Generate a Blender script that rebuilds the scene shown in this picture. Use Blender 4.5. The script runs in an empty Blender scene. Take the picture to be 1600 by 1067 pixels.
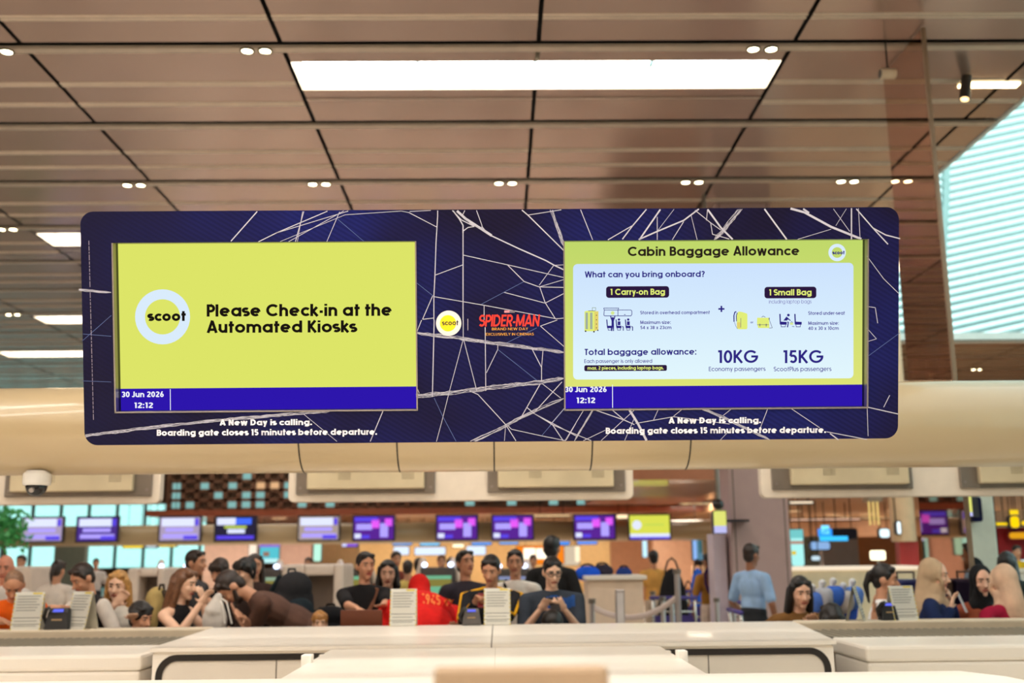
import bpy, bmesh, math, random
from math import sin, cos, pi, radians as R, atan2, sqrt
from mathutils import Vector as V, Matrix as M4
C = bpy.context.scene
COL = C.collection
random.seed(7)

# ------------------------------------------------------------------ camera
F = 1667.0                      # focal length in pixels of a 1600 px wide frame
VX, VY, ROLL = 779.0, 863.0, R(0.42)
EYE = V((0, 0, 1.6))
_c = V(((VX-800)/F, -(VY-533.5)/F, -1)).normalized()          # world +Y seen from the camera
_t = (cos(ROLL)*_c.x + sin(ROLL)*_c.y)/(-_c.z)
_a = V((cos(ROLL), sin(ROLL), _t)).normalized()               # world +X
_u = _a.cross(_c)                                             # world +Z
CAMROT = M4((_a, _c, _u))                                     # camera -> world
cam_d = bpy.data.cameras.new('camera'); cam = bpy.data.objects.new('camera', cam_d); COL.objects.link(cam)
cam.matrix_world = M4.Translation(EYE) @ CAMROT.to_4x4()
cam_d.sensor_width = 36.0; cam_d.lens = F*36/1600; cam_d.clip_end = 300
cam_d.dof.use_dof = True; cam_d.dof.focus_distance = 3.74; cam_d.dof.aperture_fstop = 2.4; cam_d.dof.aperture_blades = 0
C.camera = cam

# ------------------------------------------------------------------ world, exposure
w = bpy.data.worlds.new('world'); C.world = w; w.use_nodes = True
bg = w.node_tree.nodes['Background']; bg.inputs[0].default_value = (0.80, 1.0, 0.98, 1); bg.inputs[1].default_value = 1.9
C.view_settings.view_transform = 'Standard'; C.view_settings.look = 'None'
C.view_settings.exposure = 0.0; C.view_settings.gamma = 1; C.view_settings.use_curve_mapping = False
C.cycles.max_bounces = 8; C.cycles.diffuse_bounces = 4; C.cycles.glossy_bounces = 4
C.cycles.transmission_bounces = 6; C.cycles.transparent_max_bounces = 8
C.cycles.caustics_reflective = False; C.cycles.caustics_refractive = False
C.cycles.sample_clamp_indirect = 6.0; C.cycles.sample_clamp_direct = 0.0

def area_lamp(name, loc, sx, sy, watts, col, parent=None, rot=(0, 0, 0)):
    l = bpy.data.lights.new(name, 'AREA'); l.shape = 'RECTANGLE'; l.size = sx; l.size_y = sy
    l.energy = watts; l.color = col
    o = bpy.data.objects.new(name, l); COL.objects.link(o); o.location = loc; o.rotation_euler = rot
    if parent: o.parent = parent
    return o
WARM = (1.0, 0.86, 0.68); NEUT = (1.0, 0.93, 0.84)

# ------------------------------------------------------------------ unprojection
def ray(px, py):
    return CAMROT @ V(((px-800)/F, -(py-533.5)/F, -1))
def at(px, py, Y):                       # the world point on depth plane y = Y seen at a pixel
    d = ray(px, py); return EYE + d*((Y-EYE.y)/d.y)
def atz(px, py, z):
    d = ray(px, py); return EYE + d*((z-EYE.z)/d.z)

# ------------------------------------------------------------------ materials
def lin(c):
    return tuple(((x/255)/12.92 if x/255 <= .04045 else ((x/255+.055)/1.055)**2.4) for x in c)
_mats = {}
def pbr(name, rgb, rough=.5, metal=0., spec=.5, var=.06, scale=6., coat=0., bump=0.):
    if name in _mats: return _mats[name]
    m = bpy.data.materials.new(name); m.use_nodes = True; nt = m.node_tree; b = nt.nodes['Principled BSDF']
    c = lin(rgb)
    tc = nt.nodes.new('ShaderNodeTexCoord'); nz = nt.nodes.new('ShaderNodeTexNoise')
    nz.inputs['Scale'].default_value = scale; nz.inputs['Detail'].default_value = 3
    nt.links.new(tc.outputs['Object'], nz.inputs['Vector'])
    rp = nt.nodes.new('ShaderNodeValToRGB')
    rp.color_ramp.elements[0].position = .3; rp.color_ramp.elements[1].position = .7
    rp.color_ramp.elements[0].color = tuple(x*(1-var) for x in c)+(1,)
    rp.color_ramp.elements[1].color = tuple(min(1, x*(1+var)) for x in c)+(1,)
    nt.links.new(nz.outputs['Fac'], rp.inputs['Fac']); nt.links.new(rp.outputs['Color'], b.inputs['Base Color'])
    b.inputs['Roughness'].default_value = rough; b.inputs['Metallic'].default_value = metal
    b.inputs['Specular IOR Level'].default_value = spec; b.inputs['Coat Weight'].default_value = coat
    if bump:
        bp = nt.nodes.new('ShaderNodeBump'); bp.inputs['Strength'].default_value = bump
        nt.links.new(nz.outputs['Fac'], bp.inputs['Height']); nt.links.new(bp.outputs['Normal'], b.inputs['Normal'])
    _mats[name] = m; return m
def emit(name, rgb, k=1.0):
    if name in _mats: return _mats[name]
    m = bpy.data.materials.new(name); m.use_nodes = True; nt = m.node_tree
    nt.nodes.remove(nt.nodes['Principled BSDF'])
    e = nt.nodes.new('ShaderNodeEmission'); e.inputs[0].default_value = lin(rgb)+(1,); e.inputs[1].default_value = k
    nt.links.new(e.outputs[0], nt.nodes['Material Output'].inputs[0]); _mats[name] = m; return m
def emit_ramp(name, rgb0, rgb1, axis='Z', k=1.0):       # a picture on a screen that runs from one colour to another
    if name in _mats: return _mats[name]
    m = emit(name, rgb0, k); nt = m.node_tree; e = [n for n in nt.nodes if n.type == 'EMISSION'][0]
    tc = nt.nodes.new('ShaderNodeTexCoord'); sp = nt.nodes.new('ShaderNodeSeparateXYZ'); rp = nt.nodes.new('ShaderNodeValToRGB')
    rp.color_ramp.elements[0].color = lin(rgb0)+(1,); rp.color_ramp.elements[1].color = lin(rgb1)+(1,)
    nt.links.new(tc.outputs['Generated'], sp.inputs[0]); nt.links.new(sp.outputs[axis], rp.inputs[0]); nt.links.new(rp.outputs[0], e.inputs[0])
    return m

# ------------------------------------------------------------------ mesh builder
ROOTM = {}
class MB:
    def __init__(s): s.v = []; s.f = []; s.m = []; s.i = 0
    def mat(s, i): s.i = i; return s
    def add(s, vs, fs):
        k = len(s.v); s.v += [V(p) for p in vs]
        for f in fs: s.f.append([k+i for i in f]); s.m.append(s.i)
        return s
    def box(s, x0, x1, y0, y1, z0, z1):
        return s.add([(x0,y0,z0),(x1,y0,z0),(x1,y1,z0),(x0,y1,z0),(x0,y0,z1),(x1,y0,z1),(x1,y1,z1),(x0,y1,z1)],
                     [(3,2,1,0),(4,5,6,7),(0,1,5,4),(1,2,6,5),(2,3,7,6),(3,0,4,7)])
    def obox(s, mtx, sx, sy, sz):           # box of full size centred on mtx
        k = len(s.v); s.box(-sx/2, sx/2, -sy/2, sy/2, -sz/2, sz/2)
        for i in range(k, len(s.v)): s.v[i] = mtx @ s.v[i]
        return s
    def quad(s, a, b, c, d): return s.add([a, b, c, d], [(0,1,2,3)])
    def prism(s, poly, fn, d0, d1):         # poly (a, b) -> fn(a, b, d)
        n = len(poly); vs = [fn(a, b, d0) for a, b in poly]+[fn(a, b, d1) for a, b in poly]
        return s.add(vs, [tuple(range(n-1, -1, -1)), tuple(range(n, 2*n))]+[(i, (i+1) % n, n+(i+1) % n, n+i) for i in range(n)])
    def cyl(s, p, q, r0, r1=None, n=16, caps=True):
        p, q = V(p), V(q); r1 = r0 if r1 is None else r1; d = (q-p).normalized()
        a = d.orthogonal().normalized(); b = d.cross(a)
        vs = [p+(a*cos(2*pi*i/n)+b*sin(2*pi*i/n))*r0 for i in range(n)]+[q+(a*cos(2*pi*i/n)+b*sin(2*pi*i/n))*r1 for i in range(n)]
        fs = [(i, (i+1) % n, n+(i+1) % n, n+i) for i in range(n)]
        if caps: fs += [tuple(range(n-1, -1, -1)), tuple(range(n, 2*n))]
        return s.add(vs, fs)
    def tube(s, pts, r, n=8):
        pts = [V(p) for p in pts]
        for i in range(len(pts)-1): s.cyl(pts[i], pts[i+1], r, r, n)
        for p in pts[1:-1]: s.ell(p, (r, r, r), n, 6)
        return s
    def ell(s, c, r, n=14, k=10, mtx=None):
        c = V(c); vs = []; fs = []
        for j in range(1, k):
            t = pi*j/k
            for i in range(n):
                p = V((r[0]*sin(t)*cos(2*pi*i/n), r[1]*sin(t)*sin(2*pi*i/n), r[2]*cos(t)))
                vs.append(c+(mtx @ p if mtx else p))
        for e in (1, -1):
            p = V((0, 0, r[2]*e)); vs.append(c+(mtx @ p if mtx else p))
        for j in range(k-2):
            for i in range(n): fs.append((j*n+i, (j+1)*n+i, (j+1)*n+(i+1) % n, j*n+(i+1) % n))
        T = (k-1)*n
        for i in range(n):
            fs.append((T, i, (i+1) % n)); fs.append((T+1, (k-2)*n+(i+1) % n, (k-2)*n+i))
        return s.add(vs, fs)
    def cap(s, p, q, r0, r1=None, n=12, flat=1.0, up=None):       # tapered capsule; flat squashes it along 'up'
        p, q = V(p), V(q); r1 = r0 if r1 is None else r1; d = q-p
        L = d.length; d = d.normalized() if L > 1e-6 else V((0, 0, 1))
        a = (V(up)-d*d.dot(V(up))).normalized() if up else d.orthogonal().normalized()
        b = d.cross(a); rows = []
        for t in (0.01, .35, .7, .92): rows.append((p-d*r0*cos(t*pi/2), r0*sin(t*pi/2)))
        rows += [(p, r0), (q, r1)]
        for t in (.92, .7, .35, .01): rows.append((q+d*r1*cos(t*pi/2), r1*sin(t*pi/2)))
        vs = []
        for c, r in rows:
            for i in range(n): vs.append(c+a*(r*flat*cos(2*pi*i/n))+b*(r*sin(2*pi*i/n)))
        fs = []
        for j in range(len(rows)-1):
            for i in range(n): fs.append((j*n+i, j*n+(i+1) % n, (j+1)*n+(i+1) % n, (j+1)*n+i))
        e = (len(rows)-1)*n
        fs += [tuple(range(n-1, -1, -1)), tuple(range(e, e+n))]
        return s.add(vs, fs)
    def lathe(s, prof, c=(0, 0, 0), n=20):                        # prof (r, z)
        c = V(c); vs = []; fs = []
        for r, z in prof:
            for i in range(n): vs.append(c+V((r*cos(2*pi*i/n), r*sin(2*pi*i/n), z)))
        for j in range(len(prof)-1):
            for i in range(n): fs.append((j*n+i, j*n+(i+1) % n, (j+1)*n+(i+1) % n, (j+1)*n+i))
        e = (len(prof)-1)*n; fs += [tuple(range(n-1, -1, -1)), tuple(range(e, e+n))]
        return s.add(vs, fs)
    def build(s, name, mats, parent=None, smooth=False, bevel=0., local=False, remesh=0., base=None, smooth_it=0):
        if not isinstance(mats, (list, tuple)): mats = [mats]
        o = bpy.data.objects.new(name, None) if False else None
        me = bpy.data.meshes.new(name)
        off = V((0, 0, 0)); inv = None
        if parent is not None:
            if not local: inv = ROOTM[parent.name].inverted()
        elif base is not None: off = V(base)
        else:
            xs = [p.x for p in s.v]; ys = [p.y for p in s.v]; zs = [p.z for p in s.v]
            off = V(((min(xs)+max(xs))/2, (min(ys)+max(ys))/2, min(zs)))
        vs = [(inv @ p if inv is not None else p-off) for p in s.v]
        me.from_pydata(vs, [], s.f)
        for m in mats: me.materials.append(m)
        if len(mats) > 1: me.polygons.foreach_set('material_index', s.m)
        bm = bmesh.new(); bm.from_mesh(me); bmesh.ops.recalc_face_normals(bm, faces=bm.faces); bm.to_mesh(me); bm.free()
        if smooth: me.polygons.foreach_set('use_smooth', [True]*len(me.polygons))
        o = bpy.data.objects.new(name, me); COL.objects.link(o)
        if parent is not None: o.parent = parent; ROOTM[o.name] = ROOTM[parent.name]
        else: o.location = off; ROOTM[o.name] = M4.Translation(off)
        if remesh:
            r = o.modifiers.new('fuse', 'REMESH'); r.mode = 'VOXEL'; r.voxel_size = remesh; r.use_smooth_shade = True
            if smooth_it:
                q = o.modifiers.new('soften', 'SMOOTH'); q.iterations = smooth_it; q.factor = .5
        if bevel:
            b = o.modifiers.new('edge', 'BEVEL'); b.width = bevel; b.segments = 2; b.limit_method = 'ANGLE'
        return o
def thing(name, label, cat, loc=(0, 0, 0), rotz=0., group=None):
    o = bpy.data.objects.new(name, None); COL.objects.link(o); o.location = loc; o.rotation_euler = (0, 0, rotz)
    o.empty_display_size = .1
    o['label'] = label; o['category'] = cat
    if group: o['group'] = group
    ROOTM[o.name] = M4.Translation(V(loc)) @ M4.Rotation(rotz, 4, 'Z'); return o
def tag(o, label, cat, group=None):
    o['label'] = label; o['category'] = cat
    if group: o['group'] = group
    return o
def struct(o):
    o['kind'] = 'structure'; return o
def dup(root, loc, rotz=None, label=None, group=None):
    r = root.copy(); COL.objects.link(r); r.location = loc
    if rotz is not None: r.rotation_euler = (0, 0, rotz)
    if label: r['label'] = label
    if group: r['group'] = group
    for ch in list(root.children):
        c = ch.copy(); COL.objects.link(c); c.parent = r
        for g in list(ch.children):
            d = g.copy(); COL.objects.link(d); d.parent = c
    return r
def fill2d(outer, holes):                  # flat polygon with holes -> (verts2d, faces)
    cu = bpy.data.curves.new('outline', 'CURVE'); cu.dimensions = '2D'; cu.fill_mode = 'BOTH'
    for poly in [outer]+holes:
        sp = cu.splines.new('POLY'); sp.points.add(len(poly)-1); sp.use_cyclic_u = True
        for q, p in zip(sp.points, poly): q.co = (p[0], p[1], 0, 1)
    o = bpy.data.objects.new('outline', cu); COL.objects.link(o)
    dg = bpy.context.evaluated_depsgraph_get(); me = bpy.data.meshes.new_from_object(o.evaluated_get(dg))
    vs = [tuple(v.co[:2]) for v in me.vertices]; fs = [tuple(p.vertices) for p in me.polygons]
    bpy.data.objects.remove(o); bpy.data.curves.remove(cu); bpy.data.meshes.remove(me)
    return vs, fs
def rrect(x0, y0, x1, y1, r, n=6):
    r = min(r, abs(x1-x0)/2, abs(y1-y0)/2); p = []
    for cx, cy, a in ((x1-r, y1-r, 0), (x0+r, y1-r, 90), (x0+r, y0+r, 180), (x1-r, y0+r, 270)):
        for i in range(n+1):
            t = R(a+90*i/n); p.append((cx+r*cos(t), cy+r*sin(t)))
    return p

# ------------------------------------------------------------------ stroke lettering
def _arc(cx, cy, rx, ry, a0, a1, n=14):
    return [(cx+rx*cos(R(a0+(a1-a0)*i/n)), cy+ry*sin(R(a0+(a1-a0)*i/n))) for i in range(n+1)]
def glyph(ch, w):
    h = w/2; X = .74; rh = X*.5-h+.01; rv = X/2-h; cx = h+rh; cy = X/2; RX = h+2*rh; D = -.27
    ring = (_arc(cx, cy, rh, rv, 0, 345, 23), True)
    L = lambda *p: (list(p), False)
    r = .22; xr = h+2*r; arch = lambda x: L((x, 0), *[(x+r+(r)*cos(R(180-a)), X-h-r+r*sin(R(a))) for a in range(0, 181, 15)], (x+2*r, 0))
    if ch == ' ': return [], .26
    if ch == 'o': return [ring], RX+h
    if ch == 'a': return [ring, L((RX, 0), (RX, X))], RX+h
    if ch == 'b': return [ring, L((h, 0), (h, 1))], RX+h
    if ch == 'd': return [ring, L((RX, 0), (RX, 1))], RX+h
    if ch == 'p': return [ring, L((h, D), (h, X))], RX+h
    if ch == 'q': return [ring, L((RX, D), (RX, X))], RX+h
    if ch == 'g': return [ring, L((RX, X), (RX, .02), *_arc(cx, .02, rh, .24-h+.02, 0, -150))], RX+h
    if ch == 'c': return [(_arc(cx, cy, rh, rv, 42, 318, 20), False)], RX*.93
    if ch == 'e': return [(_arc(cx, cy, rh, rv, 0, 312, 22), False), L((h, cy), (RX, cy))], RX+h
    if ch == 'f': return [L((.13, 0), (.13, .8), *_arc(.13+.16, .8, .16, .2-h, 180, 90, 7)), L((-.02, X-h*.9), (.36, X-h*.9))], .36
    if ch == 't': return [L((.18, 0), (.18, .96)), L((0, X-h*.9), (.4, X-h*.9))], .38
    if ch == 'l': return [L((h, 0), (h, 1))], w
    if ch == 'i': return [L((h, 0), (h, X)), L((h, .84), (h, 1))], w
    if ch == 'n': return [L((h, 0), (h, X)), arch(h)], xr+h
    if ch == 'h': return [L((h, 0), (h, 1)), arch(h)], xr+h
    if ch == 'm': return [L((h, 0), (h, X)), arch(h), arch(h+2*r)], h+4*r+h
    if ch == 'u': return [L((h, X), (h, h+r), *_arc(h+r, h+r, r, r, 180, 360), (h+2*r, X)), L((h+2*r, 0), (h+2*r, X))], xr+h
    if ch == 'r': return [L((h, 0), (h, X)), L(*_arc(h+.22, X-h-.22, .22, .22, 180, 80, 8))], .36
    if ch == 'k': return [L((h, 0), (h, 1)), L((h, .3), (.5, X)), L((.2, .42), (.54, 0))], .58
    if ch == 's':
        q = (X-w)/4; sx = .24
        return [(_arc(sx, X-h-q, .2, q, 40, 270, 12)+_arc(sx, h+q, .2, q, 90, -140, 12)[1:], False)], .48
    if ch == 'v': return [L((h*.8, X), (.28, 0)), L((.28, 0), (.56-h*.8, X))], .56
    if ch == 'y': return [L((h*.8, X), (.29, .04)), L((.56-h*.8, X), (.18, D))], .56
    if ch == 'w': return [L((h*.8, X), (.25, 0), (.45, X), (.65, 0), (.9-h*.8, X))], .9
    if ch == 'x': return [L((h*.8, 0), (.52-h*.8, X)), L((h*.8, X), (.52-h*.8, 0))], .52
    if ch == 'z': return [L((.02, X-h), (.46, X-h), (.06, h), (.5, h))], .52
    if ch == 'A': return [L((h*.7, 0), (.38, 1), (.76-h*.7, 0)), L((.18, .27), (.58, .27))], .76
    if ch == 'B': return [L((h, 0), (h, 1)), L((h, 1-h), (.3, 1-h), *_arc(.3, .76-h/2, .2, .24-h/2, 90, -90, 10), (h, .52)), L((.3, .52), *_arc(.32, .26+h/2, .22, .26-h/2, 90, -90, 10), (h, h))], .6
    if ch == 'C': return [(_arc(.5, .5, .5-h, .5-h, 42, 318, 24), False)], .88
    if ch == 'G': return [(_arc(.5, .5, .5-h, .5-h, 42, 360, 26), False), L((.52, .5), (1-h+h, .5))], 1.0
    if ch == 'D': return [L((h, 0), (h, 1)), L((h, 1-h), (.3, 1-h), *_arc(.3, .5, .42-h, .5-h, 90, -90, 18), (h, h))], .74
    if ch == 'E': return [L((h, 0), (h, 1)), L((h, 1-h), (.5, 1-h)), L((h, .52), (.46, .52)), L((h, h), (.5, h))], .52
    if ch == 'F': return [L((h, 0), (h, 1)), L((h, 1-h), (.5, 1-h)), L((h, .5), (.44, .5))], .5
    if ch == 'H': return [L((h, 0), (h, 1)), L((.62-h, 0), (.62-h, 1)), L((h, .5), (.62-h, .5))], .62
    if ch == 'I': return [L((h, 0), (h, 1))], w
    if ch == 'J': return [L((.38-h, 1), (.38-h, .2), *_arc(.2-h/2, .2, .19-h/2, .2-h, 0, -170, 10))], .4
    if ch == 'K': return [L((h, 0), (h, 1)), L((h, .38), (.56, 1)), L((.22, .52), (.6, 0))], .64
    if ch == 'L': return [L((h, 0), (h, 1)), L((h, h), (.46, h))], .48
    if ch == 'M': return [L((h, 0), (h, 1)), L((h, 1), (.42, .1), (.84-h, 1)), L((.84-h, 0), (.84-h, 1))], .84
    if ch == 'N': return [L((h, 0), (h, 1)), L((h, .95), (.68-h, .05)), L((.68-h, 0), (.68-h, 1))], .68
    if ch == 'O': return [(_arc(.5, .5, .5-h, .5-h, 0, 350, 30), True)], 1.0
    if ch == '0': return [(_arc(.3, .5, .3-h, .5-h, 0, 350, 30), True)], .6
    if ch == 'P': return [L((h, 0), (h, 1)), L((h, 1-h), (.3, 1-h), *_arc(.3, .72-h/2, .22, .28-h/2, 90, -90, 10), (h, .44))], .56
    if ch == 'R': return [L((h, 0), (h, 1)), L((h, 1-h), (.3, 1-h), *_arc(.3, .72-h/2, .22, .28-h/2, 90, -90, 10), (h, .44)), L((.28, .44), (.52, 0))], .58
    if ch == 'S':
        q = (1-w)/4
        return [(_arc(.29, 1-h-q, .24, q, 35, 270, 12)+_arc(.29, h+q, .25, q, 90, -145, 12)[1:], False)], .58
    if ch == 'T': return [L((.24, 0), (.24, 1)), L((0, 1-h), (.48, 1-h))], .48
    if ch == 'U': return [L((h, 1), (h, .3), *_arc(.31, .3, .31-h, .3-h, 180, 360), (.62-h, 1))], .62
    if ch == 'V': return [L((h*.7, 1), (.36, 0), (.72-h*.7, 1))], .72
    if ch == 'W': return [L((h*.7, 1), (.27, 0), (.52, 1), (.77, 0), (1.04-h*.7, 1))], 1.04
    if ch == 'X': return [L((h*.7, 0), (.62-h*.7, 1)), L((h*.7, 1), (.62-h*.7, 0))], .62
    if ch == 'Y': return [L((h*.7, 1), (.31, .45), (.62-h*.7, 1)), L((.31, .48), (.31, 0))], .62
    if ch == '1': return [L((.24, 0), (.24, 1)), L((.24, 1-h), (.05, 1-h))], .24+h+.03
    if ch == '2': return [L(*_arc(.29, .72, .25-h/2, .28-h, 160, -35, 12), (h*.8, h), (.56, h))], .58
    if ch == '3': return [L(*_arc(.27, .75-h/2, .2, .25-h/2, 150, -90, 12)), L(*_arc(.27, .27, .24-h/3, .27-h, 90, -150, 12))], .56
    if ch == '4': return [L((.42, 0), (.42, .95)), L((.42, .95), (.06, .28)), L((.02, .25), (.58, .25))], .6
    if ch == '5': return [L((.5, 1-h), (.16, 1-h), (.1, .55)), L((.1, .56), *_arc(.28, .33, .24-h/2, .33-h, 110, -145, 14))], .58
    if ch == '6': return [(_arc(.3, .32, .28-h, .32-h, 0, 345, 20), True), L((.1, .42), (.36, 1))], .6
    if ch == '8': return [(_arc(.29, .27, .27-h, .27-h, 0, 345, 18), True), (_arc(.29, .75-h/2, .22-h/2, .24-h/2, 0, 345, 18), True)], .58
    if ch == '9': return [(_arc(.3, .68, .28-h, .32-h, 0, 345, 20), True), L((.5, .58), (.24, 0))], .6
    if ch == '-': return [L((.02, .36), (.26, .36))], .28
    if ch == '.': return [L((h, 0), (h, w))], w
    if ch == ',': return [L((h*1.2, w), (h*.6, -.12))], w
    if ch == ':': return [L((h, 0), (h, w)), L((h, X-w), (h, X))], w
    if ch == '?': return [L(*_arc(.25, .74, .22-h/2, .26-h, 165, -60, 12), (.25, .36), (.25, .26)), L((.25, 0), (.25, w))], .5
    if ch == '+': return [L((0, .4), (.6, .4)), L((.3, .1), (.3, .7))], .6
    return [L((h, 0), (h, X))], w
def stroke(mb, pts, w, fn, closed=False):
    if not closed:                           # a sharp corner ends one stroke and begins the next
        for i in range(1, len(pts)-1):
            ax, ay = pts[i][0]-pts[i-1][0], pts[i][1]-pts[i-1][1]; bx_, by_ = pts[i+1][0]-pts[i][0], pts[i+1][1]-pts[i][1]
            if ax*bx_+ay*by_ < .55*sqrt((ax*ax+ay*ay)*(bx_*bx_+by_*by_)):
                d = sqrt(bx_*bx_+by_*by_) or 1; sq = abs(ax*bx_+ay*by_) < .2*sqrt((ax*ax+ay*ay))*d; e = w/2 if sq else w*.18
                l = sqrt(ax*ax+ay*ay) or 1
                stroke(mb, list(pts[:i])+[(pts[i][0]+ax/l*e, pts[i][1]+ay/l*e)], w, fn); stroke(mb, pts[i:], w, fn); return
    n = len(pts); nr = []
    for i in range(n):
        a = pts[i-1] if (i > 0 or closed) else None; b = pts[i]; c = pts[(i+1) % n] if (i < n-1 or closed) else None
        ds = []
        for p, q in ((a, b), (b, c)):
            if p is None or q is None: continue
            dx, dy = q[0]-p[0], q[1]-p[1]; l = sqrt(dx*dx+dy*dy) or 1e-9; ds.append((dx/l, dy/l))
        if len(ds) == 1: d = ds[0]; k = 1
        else:
            d = (ds[0][0]+ds[1][0], ds[0][1]+ds[1][1]); l = sqrt(d[0]**2+d[1]**2)
            if l < .3: d = ds[1]; k = 1
            else: d = (d[0]/l, d[1]/l); k = min(1.6, 1/max(.3, d[0]*ds[0][0]+d[1]*ds[0][1]))
        nr.append((-d[1]*w/2*k, d[0]*w/2*k))
    vs = []
    for (x, y), (a, b) in zip(pts, nr): vs += [fn(x+a, y+b), fn(x-a, y-b)]
    m = n if closed else n-1
    mb.add(vs, [(2*i, 2*i+1, 2*((i+1) % n)+1, 2*((i+1) % n)) for i in range(m)])
def text_strokes(txt, w, gap=.1):
    out = []; x = 0
    for ch in txt:
        st, adv = glyph(ch, w)
        for pts, cl in st: out.append(([(px+x, py) for px, py in pts], cl))
        x += adv+(gap if ch != ' ' else .06)
    return out, x-gap
def letter(mb, txt, x0, x1, ytop, ybase, w, fn, slant=0., gap=.1):      # fits the text to x0..x1 and cap height ytop..ybase
    st, W = text_strokes(txt, w, gap); sx = (x1-x0)/W; sy = (ytop-ybase)
    for pts, cl in st:
        k = len(mb.v)
        stroke(mb, pts, w, lambda a, b: fn(x0+(a+slant*b)*sx, ybase+b*sy), cl)
# ================================================================== the hanging sign
TILT = R(13.0)
SC = at(764, 507, 3.65); SU = V((1, 0, 0)); SV = V((0, -sin(TILT), cos(TILT))); SN = V((0, -cos(TILT), -sin(TILT)))
def sp(u, v, d=0): return SC+SU*u+SV*v+SN*d
def suv(px, py, d=0):                      # sign-plane coordinates of a pixel
    r = ray(px, py); P0 = SC+SN*d; k = (P0-EYE).dot(SN)/r.dot(SN); q = EYE+r*k-SC
    return q.dot(SU), q.dot(SV)
def mid(a, b): return (a+b)/2
bx0 = mid(suv(122, 500)[0], suv(135, 520)[0])-.0; bx0 = mid(suv(123, 345)[0], suv(134.5, 680)[0]); bx1 = mid(suv(1405, 340)[0], suv(1403, 675)[0])
bz1 = mid(suv(160, 330.5)[1], suv(1380, 323.5)[1]); bz0 = mid(suv(160, 693)[1], suv(1380, 687.5)[1])
def hole(x0t, x0b, x1t, x1b, yt, yb):      # screen openings, from their edges in the front plane
    xc = mid(x0t, x1t)
    return (mid(suv(x0t, yt)[0], suv(x0b, yb)[0]), suv(xc, yb)[1], mid(suv(x1t, yt)[0], suv(x1b, yb)[0]), suv(xc, yt)[1])
HL = hole(174.5, 183, 648.5, 651.5, 378.3, 641.7); HR = hole(882, 883, 1354.5, 1355.5, 375, 638)
DEP = .05
board_m = pbr('sign_print', (30, 25, 62), .55, var=.35, scale=2.2, spec=.12)
def _stripe():                             # the print: fine diagonal hatching over navy and plum
    nt = board_m.node_tree; b = nt.nodes['Principled BSDF']
    tc = nt.nodes.new('ShaderNodeTexCoord')
    wv = nt.nodes.new('ShaderNodeTexWave'); wv.bands_direction = 'DIAGONAL'; wv.inputs['Scale'].default_value = 36; wv.inputs['Distortion'].default_value = 0
    mp = nt.nodes.new('ShaderNodeMapping'); mp.inputs['Rotation'].default_value = (0, R(20), 0); nt.links.new(tc.outputs['Object'], mp.inputs['Vector']); nt.links.new(mp.outputs['Vector'], wv.inputs['Vector'])
    nz = nt.nodes.new('ShaderNodeTexNoise'); nz.inputs['Scale'].default_value = 1.6; nt.links.new(tc.outputs['Object'], nz.inputs['Vector'])
    rp = nt.nodes.new('ShaderNodeValToRGB'); e = rp.color_ramp.elements
    e[0].position = .36; e[0].color = lin((21, 15, 48))+(1,); e[1].position = .64; e[1].color = lin((22, 28, 98))+(1,)
    nt.links.new(nz.outputs['Fac'], rp.inputs['Fac'])
    mx = nt.nodes.new('ShaderNodeMix'); mx.data_type = 'RGBA'; mx.blend_type = 'MULTIPLY'
    r2 = nt.nodes.new('ShaderNodeMapRange'); r2.inputs['To Min'].default_value = .1; r2.inputs['To Max'].default_value = .55
    nt.links.new(wv.outputs['Fac'], r2.inputs['Value']); nt.links.new(r2.outputs[0], mx.inputs['Factor'])
    nt.links.new(rp.outputs['Color'], mx.inputs['A']); mx.inputs['B'].default_value = (.25, .22, .36, 1)
    # the plum edges of the print
    sx = nt.nodes.new('ShaderNodeSeparateXYZ'); nt.links.new(tc.outputs['Object'], sx.inputs[0])
    mr = nt.nodes.new('ShaderNodeMapRange'); mr.inputs['From Min'].default_value = -1.4; mr.inputs['From Max'].default_value = -.7; mr.inputs['To Min'].default_value = .75; mr.inputs['To Max'].default_value = 0
    nt.links.new(sx.outputs['X'], mr.inputs['Value'])
    m2 = nt.nodes.new('ShaderNodeMix'); m2.data_type = 'RGBA'; m2.inputs['B'].default_value = lin((17, 12, 29))+(1,)
    nt.links.new(mr.outputs[0], m2.inputs['Factor']); nt.links.new(mx.outputs['Result'], m2.inputs['A']); nt.links.new(m2.outputs['Result'], b.inputs['Base Color'])
_stripe()
edge_m = pbr('sign_edge', (52, 44, 78), .5); web_m = pbr('web_print', (196, 194, 208), .6, var=.02); web_b = pbr('web_blue_print', (84, 104, 160), .6, var=.02)
back_m = pbr('sign_back', (205, 198, 186), .5)
sign = thing('hanging_sign', 'long navy sign with white web print and two screens hanging before the beige beam', 'sign', sp((bx0+bx1)/2, bz0, 0))
# board with two openings
outer = rrect(bx0, bz0, bx1, bz1, .045, 8)
hl = [(HL[0], HL[1]), (HL[2], HL[1]), (HL[2], HL[3]), (HL[0], HL[3])]; hr = [(HR[0], HR[1]), (HR[2], HR[1]), (HR[2], HR[3]), (HR[0], HR[3])]
mb = MB(); vs, fs = fill2d(outer, [hl, hr]); mb.add([sp(a, b, 0) for a, b in vs], fs)
mb.mat(1)
n = len(outer)
mb.add([sp(a, b, 0) for a, b in outer]+[sp(a, b, -.1) for a, b in outer], [(i, (i+1) % n, n+(i+1) % n, n+i) for i in range(n)])
mb.mat(2).add([sp(a, b, -.1) for a, b in outer], [tuple(range(n))])
board = mb.build('board', [board_m, edge_m, back_m], sign)
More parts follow.
